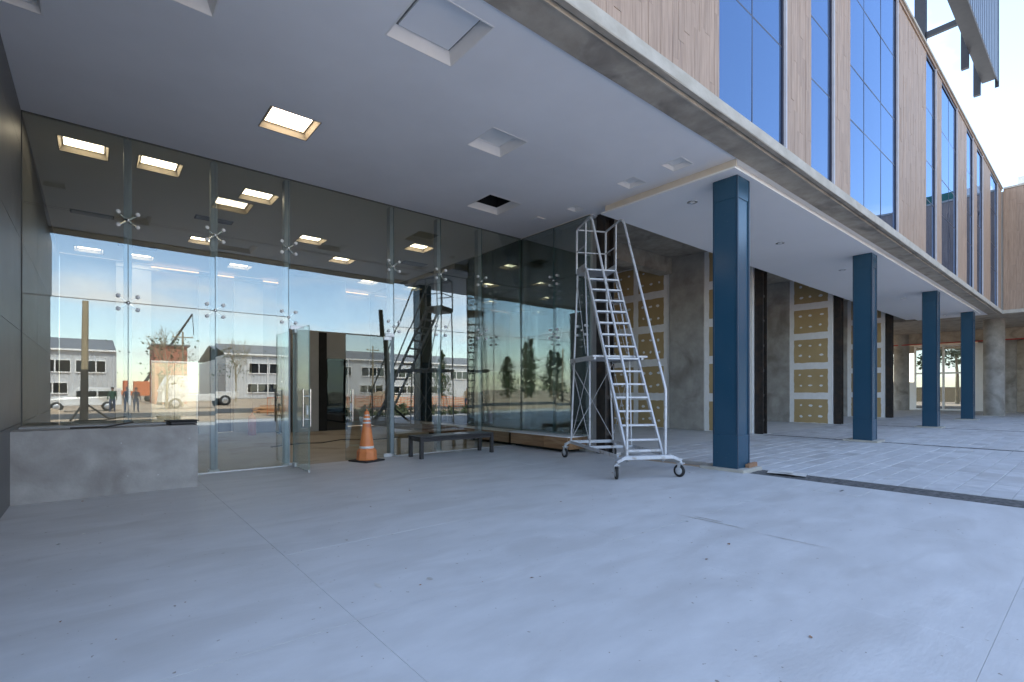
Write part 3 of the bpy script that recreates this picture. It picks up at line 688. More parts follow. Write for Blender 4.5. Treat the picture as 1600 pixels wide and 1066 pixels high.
# ceiling lights and recesses
def fixture(x, y, s, kind, label):
    lit = kind == 'lit'
    t = thing({'lit': 'ceiling_light', 'open': 'ceiling_opening'}.get(kind, 'ceiling_recess'), label, {'lit': 'ceiling light', 'open': 'ceiling hole'}.get(kind, 'ceiling recess'), (x, y, ZC), 0,
              {'lit': 'lit square ceiling lights', 'open': None}.get(kind, 'unlit square ceiling recesses'))
    h = s / 2; i_ = (h - .045 if lit else h - .07) if s > .5 else h - .03; dz = (.09 if lit else .12) if s > .5 else .07; lp = .012
    rv = MB()
    o = [(-h, -h), (h, -h), (h, h), (-h, h)]
    ring = lambda q, z: [(a * q, b * q, z) for a, b in ((-1, -1), (1, -1), (1, 1), (-1, 1))]
    vs = ring(h + lp, -.004) + ring(h - .004, -.004) + ring(i_, dz) + ring(h + lp, .0)
    fs = []
    for k in range(4):
        k2 = (k + 1) % 4
        fs += [[k2, k, 4 + k, 4 + k2], [4 + k2, 4 + k, 8 + k, 8 + k2], [k, k2, 12 + k2, 12 + k]]
    rv.add(vs, fs); rv.build('reveal', 'lamptrim' if lit else 'trim', t)
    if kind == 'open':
        MB().box((-h, -h, .5), (h, h, .52)).build('void', 'dark', t)  # near-black lid; the darkness of the hole is put into its colour
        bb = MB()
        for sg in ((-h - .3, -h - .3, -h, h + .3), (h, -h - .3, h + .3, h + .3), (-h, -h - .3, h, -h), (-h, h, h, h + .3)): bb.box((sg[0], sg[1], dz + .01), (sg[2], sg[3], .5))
        bb.build('void_shade_side', 'dark', t)
    elif kind == 'hatch':
        MB().box((-i_, -i_, dz + .001), (i_, i_, dz + .03)).build('gap', 'grout', t)
        MB().box((-i_ + .03, -i_ + .03, dz - .022), (i_ - .03, i_ - .03, dz + .0005)).build('panel', 'ceil', t)
    else:
        MB().box((-i_, -i_, dz), (i_, i_, dz + .02)).build('panel', 'lamp' if lit else 'trim', t)
        g = MB()
        for k in range(2): g.box((-i_ - .002, (-i_ if k == 0 else i_ - .015), dz - .012), (i_ + .002, (-i_ + .015 if k == 0 else i_), dz - .0005)); g.box(((-i_ if k == 0 else i_ - .015), -i_ + .0155, dz - .012), ((-i_ + .015 if k == 0 else i_), i_ - .0155, dz - .0005))
        g.build('bezel', 'lamptrim' if lit else 'trim', t)
for a in LIGHTS: fixture(*a)
# round downlights in the dropped ceiling
DL = [(9.0, 5.25), (13.2, 5.3), (17.6, 5.25), (24.9, 5.3), (28.6, 5.3), (32.2, 5.2)]
DLL = ['next to the first blue column', 'between the first and second blue columns', 'just beyond the second blue column', 'beside the third blue column', 'between the third and fourth blue columns', 'beside the fourth blue column']
d0 = None
for (x, y), l in zip(DL, DLL):
    if d0 is None:
        d0 = thing('downlight', '', 'downlight', (x, y, 5.098), 0, 'round chrome downlights in the walkway ceiling')
        MB().lathe([(.10, -.001), (.098, -.008), (.08, -.009), (.078, -.003), (.05, -.0025), (0, -.0024)], n=24).build('chrome_ring', 'steel', d0)
        MB().lathe([(.05, -.0032), (.04, -.012), (0, -.016)], n=18).build('lens', 'trim', d0); t = d0
    else: t = copy_tree(d0); t.location = (x, y, 5.098)
    t['label'] = 'chrome round downlight in the walkway ceiling ' + l

# ------------------------------------------------------------------ blue columns
CLL = ['first blue steel column, the largest and nearest, with a timber offcut at its foot', 'second blue steel column along the walkway', 'third blue steel column along the walkway', 'fourth blue steel column, the smallest and farthest, near the glazed door']
c0 = None
for x, l in zip(COLX, CLL):
    if c0 is None:
        c0 = thing('steel_column', '', 'column', (x + .22, 4.295, 0), 0, 'blue steel columns along the walkway')
        b = MB()
        b.box((-.215, -.205, .05), (.215, .205, 5.097)).build('shaft', 'blue', c0, bevel=.006)
        for sx, sy in ((-1, -1), (1, -1), (1, 1), (-1, 1)):
            MB().box((sx * .205 - .02, sy * .21 - .015, .052), (sx * .205 + .02, sy * .21 + .015, 5.09)).build('flange', 'bluedark', c0, bevel=.003)
        MB().box((-.2255, -.218, .049), (.2255, .218, .62)).build('splice_sleeve', 'blue', c0, bevel=.004)
        MB().box((-.224, -.2165, 4.72), (.224, .2165, 5.0975)).build('top_sleeve', 'blue', c0, bevel=.004)
        MB().box((-.30, -.36, -.02), (.40, .44, .05)).build('base_pad', 'beamface', c0, bevel=.006); t = c0
    else: t = copy_tree(c0); t.location = (x + .22, 4.295, 0)
    t['label'] = l
wb = thing('timber_offcut', 'short brown timber offcut lying at the foot of the nearest blue column', 'timber', (8.86, 4.03, .05), R(2))
MB().box((-.16, -.025, 0), (.18, .045, .062)).build('block', 'scrapwood', wb, bevel=.004)
MB().box((-.10, -.02, .063), (.18, .03, .075)).build('strip', 'scrapwood', wb, bevel=.003)
cs = thing('card_sheet', 'crumpled white card lying on the dark strip beside the nearest blue column', 'litter', (8.86, 3.45, .004), R(12))
MB().add([(-.16, -.3, .004), (.12, -.28, .02), (.18, .05, .006), (.14, .3, .022), (-.12, .28, .005), (-.2, 0, .025)], [[0, 1, 2], [0, 2, 5], [5, 2, 3], [5, 3, 4]]).build('sheet', 'paper', cs)
MB().add([(-.1, -.1, .03), (.1, -.08, .035), (.08, .1, .045), (-.08, .12, .03)], [[0, 1, 2, 3]]).build('flap', 'paper', cs)
fh = thing('floor_hatch', 'flush square access cover in the concrete floor with a slot handle', 'floor hatch', (7.95, 2.38, 0))
MB().box((-.27, -.27, -.01), (.27, .27, .0025)).build('frame', 'joint', fh); MB().box((-.262, -.262, -.01), (.262, .262, .005)).build('cover', 'floor', fh)
MB().box((-.07, -.012, .0), (.07, .012, .0065)).build('slot', 'black', fh)

# black posts of the shop fronts
PLL = ['black steel post behind the rolling ladder at the glass corner', 'black steel post just right of the nearest blue column', 'black steel post left of the second blue column', 'black steel post between the second and third blue columns']
for x, l in zip(POSTX, PLL):
    t = thing('steel_post', l, 'post', (x + .15, 7.2, 0), 0, 'black steel posts of the shop fronts')
    for sx in (-1, 1): MB().box((sx * .14 - .014, -.13, 0), (sx * .14 + .014, .13, 6.19)).build('flange', 'rust', t, bevel=.003)
    MB().box((-.126, -.012, 0), (.126, .012, 6.19)).build('web', 'rust', t)
    for z in [.4 + k * .8 for k in range(8)]: MB().box((-.12, -.06, z), (.12, -.045, z + .08)).build('batten', 'rust', t)
    if x > 9: MB().box((.17, .0, 0), (.20, .24, 5.9)).build('liner', 'winframe', t)

# ------------------------------------------------------------------ shop bays: partitions, back walls
def partition(X, label):
    t = thing('partition_wall', label, 'wall', (X, 10, 0), 0, 'plasterboard partitions between the empty shops')
    part(MB().box((X, 7.36, 0), (X + .18, 13.9, 6.19)), 'jointed_face', 'compound', t)
    part(MB().box((X - .06, 9.0, 0), (X - .002, 10.35, 6.195)), 'concrete_pier', 'pier', t, bevel=.006)
    part(MB().box((X - .012, 7.345, 0), (X - .001, 7.385, 6.1)), 'corner_bead', 'trim', t)
    part(MB().box((X - .02, 7.3, 5.55), (X - .0, 13.9, 6.1)), 'dark_beam', 'soffit', t) if False else None
    for (ya, yb) in ((7.52, 8.83), (10.62, 11.75), (11.98, 13.1)):
        for k in range(5):
            za = .02 + k * 1.28; zb = min(za + 1.0, 6.15)
            bd = MB(); nn = 8; e = .012
            pts = []
            for q in range(nn): pts.append((ya + (yb - ya) * q / nn, za + random.uniform(-e, e)))
            for q in range(nn): pts.append((yb + random.uniform(-e, e), za + (zb - za) * q / nn))
            for q in range(nn): pts.append((yb - (yb - ya) * q / nn, zb + random.uniform(-e, e)))
            for q in range(nn): pts.append((ya + random.uniform(-e, e), zb - (zb - za) * q / nn))
            cx, cz = (ya + yb) / 2, za
            vs = [(-.004, a - cx, b - cz) for a, b in pts]; nP = len(pts)
            vs2 = [(.002, a - cx, b - cz) for a, b in pts]
            bd.add(vs + vs2, [list(range(nP))[::-1]] + [[q, (q + 1) % nP, nP + (q + 1) % nP, nP + q] for q in range(nP)])
            o = bd.build('plasterboard', 'tan', t, (X - .001, cx, cz)); ch(o)
            dm = MB()
            for cy_ in (.2, .5, .8):
                for cz_ in (.28, .74):
                    py = (cy_ - .5) * (yb - ya) + random.uniform(-.04, .04); pz = cz_ * (zb - za) + random.uniform(-.04, .04)
                    ra, rb = random.uniform(.05, .095), random.uniform(.04, .062)
                    q = [(-.0065, py + ra * math.cos(u) * random.uniform(.7, 1.15), pz + rb * math.sin(u) * random.uniform(.7, 1.15)) for u in [2 * math.pi * s_ / 9 for s_ in range(9)]]
                    if pz < zb - za - .05: dm.add(q, [list(range(9))[::-1]])
            d_ = dm.build('filler_dab', 'compound', o)
for X, l in ((16.22, 'plasterboard partition with tan boards behind the ladder and nearest blue column'), (23.45, 'plasterboard partition with tan boards left of the second blue column'), (31.0, 'far plasterboard partition behind the second blue column')): partition(X, l)
sb = thing('shop_back_wall', 'dark raw concrete back wall of the empty shops', 'wall', (20, 14, 0))
part(MB().box((8.62, 13.92, 0), (XW + .5, 14.2, 6.195)), 'wall_face', 'pier', sb)
part(MB().box((8.64, 7.5, 0), (8.78, 9.4, 5.28)), 'return_wall', 'grayplaster', sb)
part(MB().box((8.98, 8.1, 0), (9.32, 8.4, 5.28)), 'white_pier', 'compound', sb)
part(MB().box((8.64, 9.4, 0), (8.70, 13.9, 6.19)), 'side_wall', 'pier', sb)
for k in range(3): part(MB().box((8.9 + k * 7.5, 10.2, 5.65), (16.1 + k * 7.4, 10.7, 6.197)), 'downstand_beam', 'soffit', sb)
# ------------------------------------------------------------------ roof sign
sg = thing('roof_sign', 'large dark steel sign frame cut off by the top edge above the facade', 'sign', (23.9, 4, 11.6))
part(MB().box((23.76, 4.4, 11.46), (24.08, 4.72, 22)), 'post', 'steeldark', sg)
part(MB().bar((23.9, 4.4, 14.7), (23.9, 3.52, 14.7), .14, .2), 'strut', 'steeldark', sg)
part(MB().box((8, 3.03, 14.55), (29.2, 3.5, 14.77)), 'bottom_beam', 'steeldark', sg)
mb = MB()
for k in range(100): mb.box((8 + k * .212, 3.0 - (.012 if k % 2 else 0), 14.40), (8 + (k + 1) * .212, 3.026, 22))
part(mb, 'ribbed_sheet', 'signface', sg, kind='stuff')
for xx in (26.2, 29.0): part(MB().box((xx - .02, 3.52, 14.05), (xx + .16, 3.75, 22)), 'hanger', 'steeldark', sg)
part(MB().box((29.2, 2.97, 14.2), (29.24, 3.1, 22)), 'end_trim', 'steeldark', sg)

# ------------------------------------------------------------------ rolling ladder
rl = thing('rolling_ladder', 'tall grey steel rolling platform ladder on castors in front of the glass corner', 'ladder', (6.77, 4.72, 0), math.atan2(-.47, .88))
r_ = .021
st0, st1 = (.12, .36), (2.0, 3.80)
def sp(u, k): return (u, st0[0] + (st1[0] - st0[0]) * k, st0[1] + (st1[1] - st0[1]) * k)
for s_ in (-1, 1):
    MB().bar(sp(.31 * s_, -.03), sp(.305 * s_, 1), .034, .07).build('stringer', 'galv', rl, bevel=.004)
    u = .335 * s_
    MB().tube([(u, .06, .34), (u, .05, 1.40), (u * .97, .075, 1.50), (u * .96, 1.60, 4.60), (u * .95, 1.68, 4.70), (u * .95, 1.78, 4.735), (u * .95, 2.47, 4.735), (u * .95, 2.52, 4.70), (u * .95, 2.53, 3.82)], .022, n=10).build('handrail', 'galv', rl)
    MB().tube([(u * .95, 2.0, 3.82), (u * .95, 1.98, 4.72)], .017, n=8).build('guard_post', 'galv', rl)
    MB().tube([(u * .95, 1.99, 4.27), (u * .95, 2.52, 4.27)], .014, n=8).build('mid_rail', 'galv', rl)
    # legs below the platform
    MB().tube([(.31 * s_, 2.5, 3.78), (.46 * s_, 2.47, .36)], .02, n=8).build('rear_leg', 'galv', rl)
    MB().tube([(.40 * s_, 1.55, 2.02), (.42 * s_, 1.5, .36)], .018, n=8).build('mid_leg', 'galv', rl)
    MB().tube([(.31 * s_, 2.04, 3.78), (.42 * s_, 1.6, 2.05)], .016, n=8).build('brace_leg', 'galv', rl)
    MB().bar((.46 * s_, .12, .33), (.46 * s_, 2.52, .33), .03, .06).build('side_rail', 'galv', rl, bevel=.004)
    br = MB()
    br.tube([(.42 * s_, 1.5, .4), (.45 * s_, 2.47, 1.95)], .006, n=5).tube([(.42 * s_, 1.5, 1.95), (.45 * s_, 2.47, .4)], .006, n=5)
    br.tube([(.42 * s_, 1.7, 2.1), (.33 * s_, 2.5, 3.7)], .006, n=5).build('cross_brace', 'galv', rl)
MB().tube([(-.318, 2.53, 4.735), (.318, 2.53, 4.735)], .018, n=8).build('top_rail', 'galv', rl)
MB().tube([(-.318, 2.53, 4.27), (.318, 2.53, 4.27)], .014, n=8).build('mid_rail', 'galv', rl)
MB().tube([(-.45, 2.47, 1.95), (.45, 2.47, .4)], .006, n=5).tube([(.45, 2.47, 1.95), (-.45, 2.47, .4)], .006, n=5).build('cross_brace', 'galv', rl)
for k in range(1, 15):
    p = sp(0, k / 15)
    MB().box((-.297, p[1] - .05, p[2] - .016), (.297, p[1] + .085, p[2] + .016)).build('tread', 'galv', rl, bevel=.004)
MB().box((-.315, 1.97, 3.775), (.315, 2.52, 3.805)).build('platform', 'galv', rl, bevel=.004)
MB().box((-.32, 1.98, 3.806), (-.307, 2.52, 3.92)).box((.307, 1.98, 3.806), (.32, 2.52, 3.92)).box((-.306, 2.507, 3.806), (.306, 2.52, 3.92)).build('toe_board', 'galv', rl)
sh = MB()
for k in range(4): sh.box((-.50, 1.12 + k * .34, 2.00), (.56, 1.43 + k * .34, 2.035))
sh.box((-.48, 1.12, 1.955), (-.44, 2.48, 1.999)).box((.44, 1.12, 1.955), (.48, 2.48, 1.999)).build('shelf', 'galv', rl)
fb = MB()
fb.bar((-.42, 0, .33), (.42, 0, .33), .09, .06).bar((-.42, 0, .33), (-.56, -.03, .27), .09, .05).bar((.42, 0, .33), (.56, -.03, .27), .09, .05).build('front_bar', 'galv', rl, bevel=.005)
MB().bar((-.46, 2.53, .33), (.46, 2.53, .33), .06, .06).bar((-.46, 2.53, .33), (-.56, 2.58, .27), .06, .05).bar((.46, 2.53, .33), (.56, 2.58, .27), .06, .05).build('rear_bar', 'galv', rl, bevel=.005)
MB().bar((-.46, 1.5, .33), (.46, 1.5, .33), .04, .05).build('cross_bar', 'galv', rl, bevel=.004)
MB().bar((-.30, .14, .42), (.30, .14, .42), .03, .04).build('cross_bar', 'galv', rl, bevel=.004)
def castor(x, y, a):
    c = bpy.data.objects.new('castor', None); COL.objects.link(c); c.parent = rl; c.location = (x, y, 0); c.rotation_euler = (0, 0, a)
    MB().lathe([(0, -.018), (.06, -.018), (.092, -.022), (.10, -.014), (.10, .014), (.092, .022), (.06, .018), (0, .018)], (.02, 0, .10), n=24, axis='y').build('tyre', 'rubber', c)
    MB().lathe([(0, -.024), (.055, -.024), (.062, -.019)], (.02, 0, .10), n=18, axis='y').lathe([(.062, .019), (.055, .024), (0, .024)], (.02, 0, .10), n=18, axis='y').build('hub', 'galv', c)
    f = MB(); f.bar((.02, .034, .10), (0, .034, .215), .05, .006, up=(0, 1, 0)).bar((.02, -.034, .10), (0, -.034, .215), .05, .006, up=(0, 1, 0))
    f.box((-.05, -.045, .215), (.05, .045, .232)).lathe([(.03, .232), (.03, .26), (0, .26)], n=12).tube([(.02, -.045, .10), (.02, .045, .10)], .012, n=8).build('fork', 'galv', c)
    MB().bar((-.02, 0, .2), (-.07, 0, .235), .03, .008).build('brake', 'galv', c)
castor(-.55, -.03, R(75)); castor(.55, -.03, R(115)); castor(-.55, 2.58, R(105)); castor(.55, 2.58, R(80))

# ------------------------------------------------------------------ bench, cone
bn = thing('bench', 'low black slatted steel bench in front of the glass wall', 'bench', (5.97, 9.18, 0), R(-1))
for k in range(6): MB().box((-.92, -.265 + k * .09, .415), (.92, -.265 + k * .09 + .083, .452)).build('slat', 'black', bn, bevel=.004)
MB().box((-.86, -.25, .345), (.86, -.215, .405)).box((-.86, .215, .345), (.86, .25, .405)).box((-.9, -.21, .345), (-.865, .21, .405)).box((.865, -.21, .345), (.9, .21, .405)).build('apron', 'black', bn)
for sx in (-1, 1):
    for sy in (-1, 1): MB().box((sx * .885 - .035, sy * .235 - .035, 0), (sx * .885 + .035, sy * .235 + .035, .414)).build('leg', 'black', bn, bevel=.003)
lfp = tag(MB().add([(-.15, -.1, 0), (.15, -.1, 0), (.15, .1, .004), (-.15, .1, .0)], [[0, 1, 2, 3]]).add([(-.14, -.09, .006), (.02, -.1, .01), (.03, .08, .018), (-.13, .09, .008)], [[0, 1, 2, 3]]).build('paper_sheet', 'white', loc=(6.15, 9.12, .455)), 'small white paper sheet lying on the black bench', 'paper')
cn = thing('traffic_cone', 'tall faded orange traffic cone with white bands on a black base by the door', 'cone', (4.12, 9.43, 0), R(20))
bsq = MB(); bsq.box((-.25, -.25, 0), (.25, .25, .03)).build('base', 'rubber', cn, bevel=.01)
MB().lathe([(.0, .031), (.20, .031), (.205, .05), (.195, .06), (.188, .20), (.165, .235), (.148, .25)], n=8, smooth=False).build('skirt', 'orange', cn)
def cr_(z): return .143 + (.045 - .143) * (z - .25) / (.98 - .25)
MB().lathe([(cr_(.25), .25), (cr_(.6), .6), (cr_(.97), .97), (.04, .985), (.025, .985), (.02, .97)], n=28).build('cone_body', 'orange', cn)
for a, b in ((.255, .30), (.745, .775), (.815, .85), (.90, .918)):
    MB().lathe([(cr_(a) + .001, a), (cr_(a) + .003, a + .002), (cr_(b) + .003, b - .002), (cr_(b) + .001, b)], n=28).build('reflective_band', 'white', cn)
MB().tube([(0, 0, .97), (0, 0, 1.03)], .012).build('tip_ring', 'orange', cn)

# ------------------------------------------------------------------ people
def person(label, loc, rz, top, legs, hat=None, lean=0.0, scale=1.0):
    B = {}; E = []; V = []; Rr = []
    def v(n_, p, r, par=None):
        z = p[2]; y = p[1]
        if z > .95: y += lean * (z - .95); z -= abs(lean) * .25 * (z - .95)
        B[n_] = len(V); V.append((p[0], y, z)); Rr.append(r)
        if par: E.append((B[par], B[n_]))
    v('pel', (0, 0, .95), (.155, .115)); v('waist', (0, 0, 1.10), (.145, .105), 'pel'); v('chest', (0, .01, 1.32), (.175, .12), 'waist'); v('sh', (0, 0, 1.45), (.12, .09), 'chest')
    v('neck', (0, .01, 1.53), (.055, .055), 'sh'); v('jaw', (0, .02, 1.60), (.07, .085), 'neck'); v('head', (0, .015, 1.69), (.078, .098), 'jaw'); v('crown', (0, 0, 1.76), (.06, .07), 'head')
    for s_, n_ in ((-1, 'l'), (1, 'r')):
        v(n_ + 's', (s_ * .19, 0, 1.42), (.06, .06), 'sh'); v(n_ + 'e', (s_ * .25, -.02, 1.13), (.045, .045), n_ + 's'); v(n_ + 'w', (s_ * .25, .09, .90), (.032, .03), n_ + 'e'); v(n_ + 'h', (s_ * .245, .12, .81), (.04, .025), n_ + 'w')
        v(n_ + 'hip', (s_ * .10, 0, .86), (.10, .105), 'pel'); v(n_ + 'k', (s_ * .12, .02, .49), (.062, .065), n_ + 'hip'); v(n_ + 'a', (s_ * .13, -.01, .10), (.045, .05), n_ + 'k'); v(n_ + 't', (s_ * .15, .14, .04), (.045, .035), n_ + 'a')
    me = bpy.data.meshes.new('person_skeleton'); me.from_pydata(V, E, [])
    o = bpy.data.objects.new('person_skeleton', me); COL.objects.link(o)
    sm = o.modifiers.new('skin', 'SKIN'); sm.use_smooth_shade = True
    if not me.skin_vertices: me.attributes.new
    sk = me.skin_vertices[0].data if len(me.skin_vertices) else None
    ss = o.modifiers.new('sub', 'SUBSURF'); ss.levels = 1; ss.render_levels = 1
    return o, V, Rr
def make_person(label, loc, rz, top, legs, hat=None, lean=0.0, group=None):
    o, V, Rr = person(label, loc, rz, top, legs, hat, lean)
    me = o.data
    if len(me.skin_vertices) == 0:
        bm_ = __import__('bmesh').new(); bm_.from_mesh(me); bm_.verts.layers.skin.verify(); bm_.to_mesh(me); bm_.free()
    for i, r in enumerate(Rr): me.skin_vertices[0].data[i].radius = r
    me.skin_vertices[0].data[0].use_root = True
    dg = bpy.context.evaluated_depsgraph_get(); dg.update()
    em = bpy.data.meshes.new_from_object(o.evaluated_get(dg)); bpy.data.objects.remove(o)
    t = thing('person', label, 'person', loc, rz, group)
    em.materials.clear()
    for q in (top, legs, 'skin', 'hair'): em.materials.append(M[q])
    for p in em.polygons:
        c = p.center; zz = c.z + abs(lean) * .25 * max(0, c.z - .95)
        p.material_index = 2 if zz > 1.53 or (abs(c.x) > .19 and zz < .90) else 0 if zz > .93 or abs(c.x) > .2 else 3 if c.z < .10 else 1
        p.use_smooth = True
    b = bpy.data.objects.new('body', em); COL.objects.link(b); b.parent = t
    hz = 1.69 - abs(lean) * .25 * .74; hy = .015 + lean * .74
    fc = MB()
    for sx in (-1, 1): fc.lathe([(0, -.012), (.012, -.006), (.012, .006), (0, .012)], (sx * .03, hy + .095, hz + .005), n=8, mi=1)
    fc.lathe([(0, -.03), (.016, -.02), (.009, .015), (0, .03)], (0, hy + .108, hz - .02), n=8)
    fc.box((-.026, hy + .093, hz - .066), (.026, hy + .103, hz - .058), mi=1)
    for sx in (-1, 1): fc.lathe([(0, -.03), (.018, -.015), (.018, .015), (0, .03)], (sx * .08, hy, hz), n=8)
    fc.build('face', ['skin', 'hair'], t)
    if hat: MB().lathe([(.15, .0), (.152, .012), (.112, .02), (.108, .07), (.08, .12), (.03, .145), (0, .147)], (0, hy, hz + .035), n=18).build('hard_hat', hat, t)
    else: MB().lathe([(.088, -.02), (.096, .04), (.075, .1), (.03, .125), (0, .127)], (0, hy - .018, hz), n=16).build('hair', 'hair', t)
    return t
make_person('worker in navy jacket, beige trousers and white hat inside the lobby door', (4.45, 16.7, 0), R(-60), 'navy', 'beige', 'white', .3)
make_person('person in green jacket and jeans on the sandy lot, mirrored in the glass', (1.24, -26.6, -.07), R(10), 'green', 'denim')
make_person('person in black jacket and jeans beside another on the lot, mirrored in glass', (2.05, -26.0, -.07), R(-20), 'navy', 'denim')
make_person('worker in pale shirt with white hard hat, mirrored above the bench', (23.1, -13.6, -.07), R(30), 'beige', 'denim', 'white')

# ------------------------------------------------------------------ street behind the camera (seen mirrored in the glass)
def warehouse(label, X0, X1, wins, YW=-69.0):
    wh = thing('warehouse', label, 'building', ((X0 + X1) / 2, YW - 6, 0))
    mb = MB(); k = X0; pts = []
    while k < X1: pts += [(k, 0), (k + .25, 0), (k + .3, -.05), (k + .45, -.05)]; k += .5
    vs = [(x, YW + d, z) for x, d in pts for z in (0, 7)]
    mb.add(vs, [[2 * i + 2, 2 * i, 2 * i + 1, 2 * i + 3] for i in range(len(pts) - 1)]); part(mb, 'sheet_wall', 'corr', wh)
    part(MB().box((X0, -95, -.06), (X1, YW - .08, 6.95)), 'core', 'corr', wh)
    part(MB().add([(X0 - .3, YW + .35, 7.15), (X1 + .3, YW + .35, 7.15), (X1 + .3, -82, 9.6), (X0 - .3, -82, 9.6), (X0 - .3, -95, 7.2), (X1 + .3, -95, 7.2)], [[0, 1, 2, 3], [3, 2, 5, 4]]), 'roof', 'roofgrey', wh)
    part(MB().box((X0 - .3, YW + .2, 6.9), (X1 + .3, YW + .4, 7.14)), 'gutter', 'trim', wh)
    x = X0 + 6
    while x < X1 - 1: part(MB().tube([(x, YW + .2, 0), (x, YW + .2, 6.9)], .09, n=6), 'downpipe', 'trim', wh); x += 14
    for cx, zz, hw in wins:
        wn = bpy.data.objects.new('window', None); COL.objects.link(wn); wn.parent = wh; wn.location = (cx, YW + .06, zz); ch(wn); h_ = 1.5 if zz > 3 else 1.3
        fr = MB().box((-hw, -.1, -.15), (hw, .10, -.02)).box((-hw, -.1, h_), (hw, .10, h_ + .12)).box((-hw, -.1, -.0199), (-hw + .1, .08, h_ - .001)).box((hw - .1, -.1, -.0199), (hw, .08, h_ - .001))
        n_ = 3
        for q in range(1, n_): xm = -hw + 2 * hw * q / n_; fr.box((xm - .07, -.1, -.0199), (xm + .07, .06, h_ - .001))
        fr.build('frame', 'trim', wn)
        for q in range(n_): MB().box((-hw + 2 * hw * q / n_ + .08, -.06, 0), (-hw + 2 * hw * (q + 1) / n_ - .08, -.04, h_ - .02)).build('pane', 'glassdark', wn)
warehouse('white corrugated warehouse with a grey roof, mirrored left of the first glass post', -14, 2.6, [(-4.2, 4.1, 2.4), (.2, 4.1, 1.6), (-4.4, 1.3, 2.3)])
warehouse('long white warehouse with two rows of strip windows, mirrored around the door', 15.0, 78, [(20.5, 4.1, 2.3), (26.6, 4.1, 2.3), (20.3, 1.0, 2.3), (27, 1.0, 2.3), (33.4, 4.1, 2.3), (39.8, 4.1, 2.3), (46.2, 4.1, 2.3), (39.5, 1.0, 2.3), (46.5, 1.0, 2.3), (53, 4.1, 2.3), (60, 4.1, 2.3), (53.5, 1.0, 2.3), (67, 4.1, 2.3)])
bh = thing('brick_house', 'terracotta block with grey roof beyond the lot beside the warehouse', 'building', (8, -58, 0))
part(MB().box((5.2, -64, -.06), (8.6, -56, 7.2)), 'wall', 'brick', bh); part(MB().box((4.9, -64.3, 7.2), (8.9, -55.7, 7.4)), 'roof', 'roofgrey', bh)
for q in range(2): part(MB().box((5.6 + q * 1.6, -56.0, 2), (6.6 + q * 1.6, -55.94, 3.6)), 'window', 'glassdark', bh)

def vehicle(name, label, cat, loc, rz, prof, glassz, L_, W_, wheels, wr, cab):
    t = thing(name, label, cat, loc, rz)
    mb = MB(); n_ = len(prof); hw = W_ / 2
    vs = [(x, -hw if z < glassz else -hw * .86, z) for x, z in prof] + [(x, hw if z < glassz else hw * .86, z) for x, z in prof]
    fs = [list(range(n_)), list(range(n_, 2 * n_))[::-1]] + [[(i + 1) % n_, i, n_ + i, n_ + (i + 1) % n_] for i in range(n_)]
    mb.add(vs, fs); mb.build('body', 'carwhite', t, bevel=.04)
    for x in wheels:
        for s_ in (-1, 1):
            wl = MB().lathe([(0, -.11), (wr * .6, -.11), (wr, -.09), (wr, .09), (wr * .6, .11), (0, .11)], n=20, axis='y').build('wheel', 'rubber', t); wl.location = (x, s_ * (hw - .08), wr)
            MB().lathe([(0, s_ * .115), (wr * .55, s_ * .115), (wr * .6, s_ * .10)], n=16, axis='y').build('rim', 'alu', wl)
    for (xa, xb) in cab:
        for s_ in (-1, 1):
            MB().box((xa, s_ * (hw * .9) - .02, glassz + .02), (xb, s_ * (hw * .9) + .02, glassz + .42)).build('side_window', 'glassdark', t)
    MB().box((L_[0] - .02, -hw * .8, glassz - .35), (L_[0] + .03, -hw * .45, glassz - .18)).build('headlight', 'white', t); MB().box((L_[0] - .02, hw * .45, glassz - .35), (L_[0] + .03, hw * .8, glassz - .18)).build('headlight', 'white', t)
    MB().box((L_[0] - .06, -hw * .95, .35), (L_[0] + .03, hw * .95, .6)).build('bumper', 'black', t)
    return t
vehicle('pickup_truck', 'dusty white double cab utility vehicle parked on the lot, mirrored at left', 'pickup', (-.4, -30.5, -.07), R(180),
        [(-2.3, .45), (-2.3, 1.1), (-2.25, 1.75), (.3, 1.8), (.95, 1.12), (2.1, 1.02), (2.35, .85), (2.35, .42)], 1.1, (2.35, 0), 1.75, (-1.45, 1.45), .36, ((-2.0, -.9), (-.8, .35)))
vehicle('lorry', 'white lorry with an upright cab parked behind the pickup, mirrored at left', 'lorry', (6.6, -34, -.07), R(175),
        [(-3.4, .7), (-3.4, 1.3), (.6, 1.3), (.62, 2.9), (2.0, 2.95), (2.5, 1.9), (2.6, .6)], 1.85, (2.6, 0), 2.2, (-2.2, 1.6), .48, ((.9, 1.9),))
vehicle('pickup_truck', 'white pickup parked in front of the warehouse, mirrored behind the cone', 'pickup', (26, -52, -.07), R(5),
        [(-2.4, .45), (-2.4, 1.0), (-.5, 1.02), (-.45, 1.7), (.6, 1.72), (1.1, 1.1), (2.2, 1.0), (2.4, .8), (2.4, .42)], 1.05, (2.4, 0), 1.75, (-1.45, 1.45), .36, ((-.35, .5),))
def pole(label, x, y, h, lean, r, split, name='timber_pole', low='tar', up='bark'):
    t = thing(name, label, 'pole', (x, y, -.07))
    l = Vector(lean); a = l * split; top = l * h
    MB().tube([(0, 0, 0), (a.x, a.y, split)], [r * 1.15, r], n=12).build('lower_shaft', low, t)
    MB().tube([(a.x, a.y, split), (top.x, top.y, h)], [r, r * .85], n=12).build('upper_shaft', up, t)
    for q in range(3):
        u = q * 2.1; MB().tube([(a.x * .4, a.y * .4, split * .35), (1.0 * math.cos(u), 1.0 * math.sin(u), .05)], .05, n=6).build('prop', low, t)
pole('tall timber pole with tarred foot on the sandy lot, mirrored at left', -.25, -14, 6.1, (.01, -.01, 0), .15, 2.6)
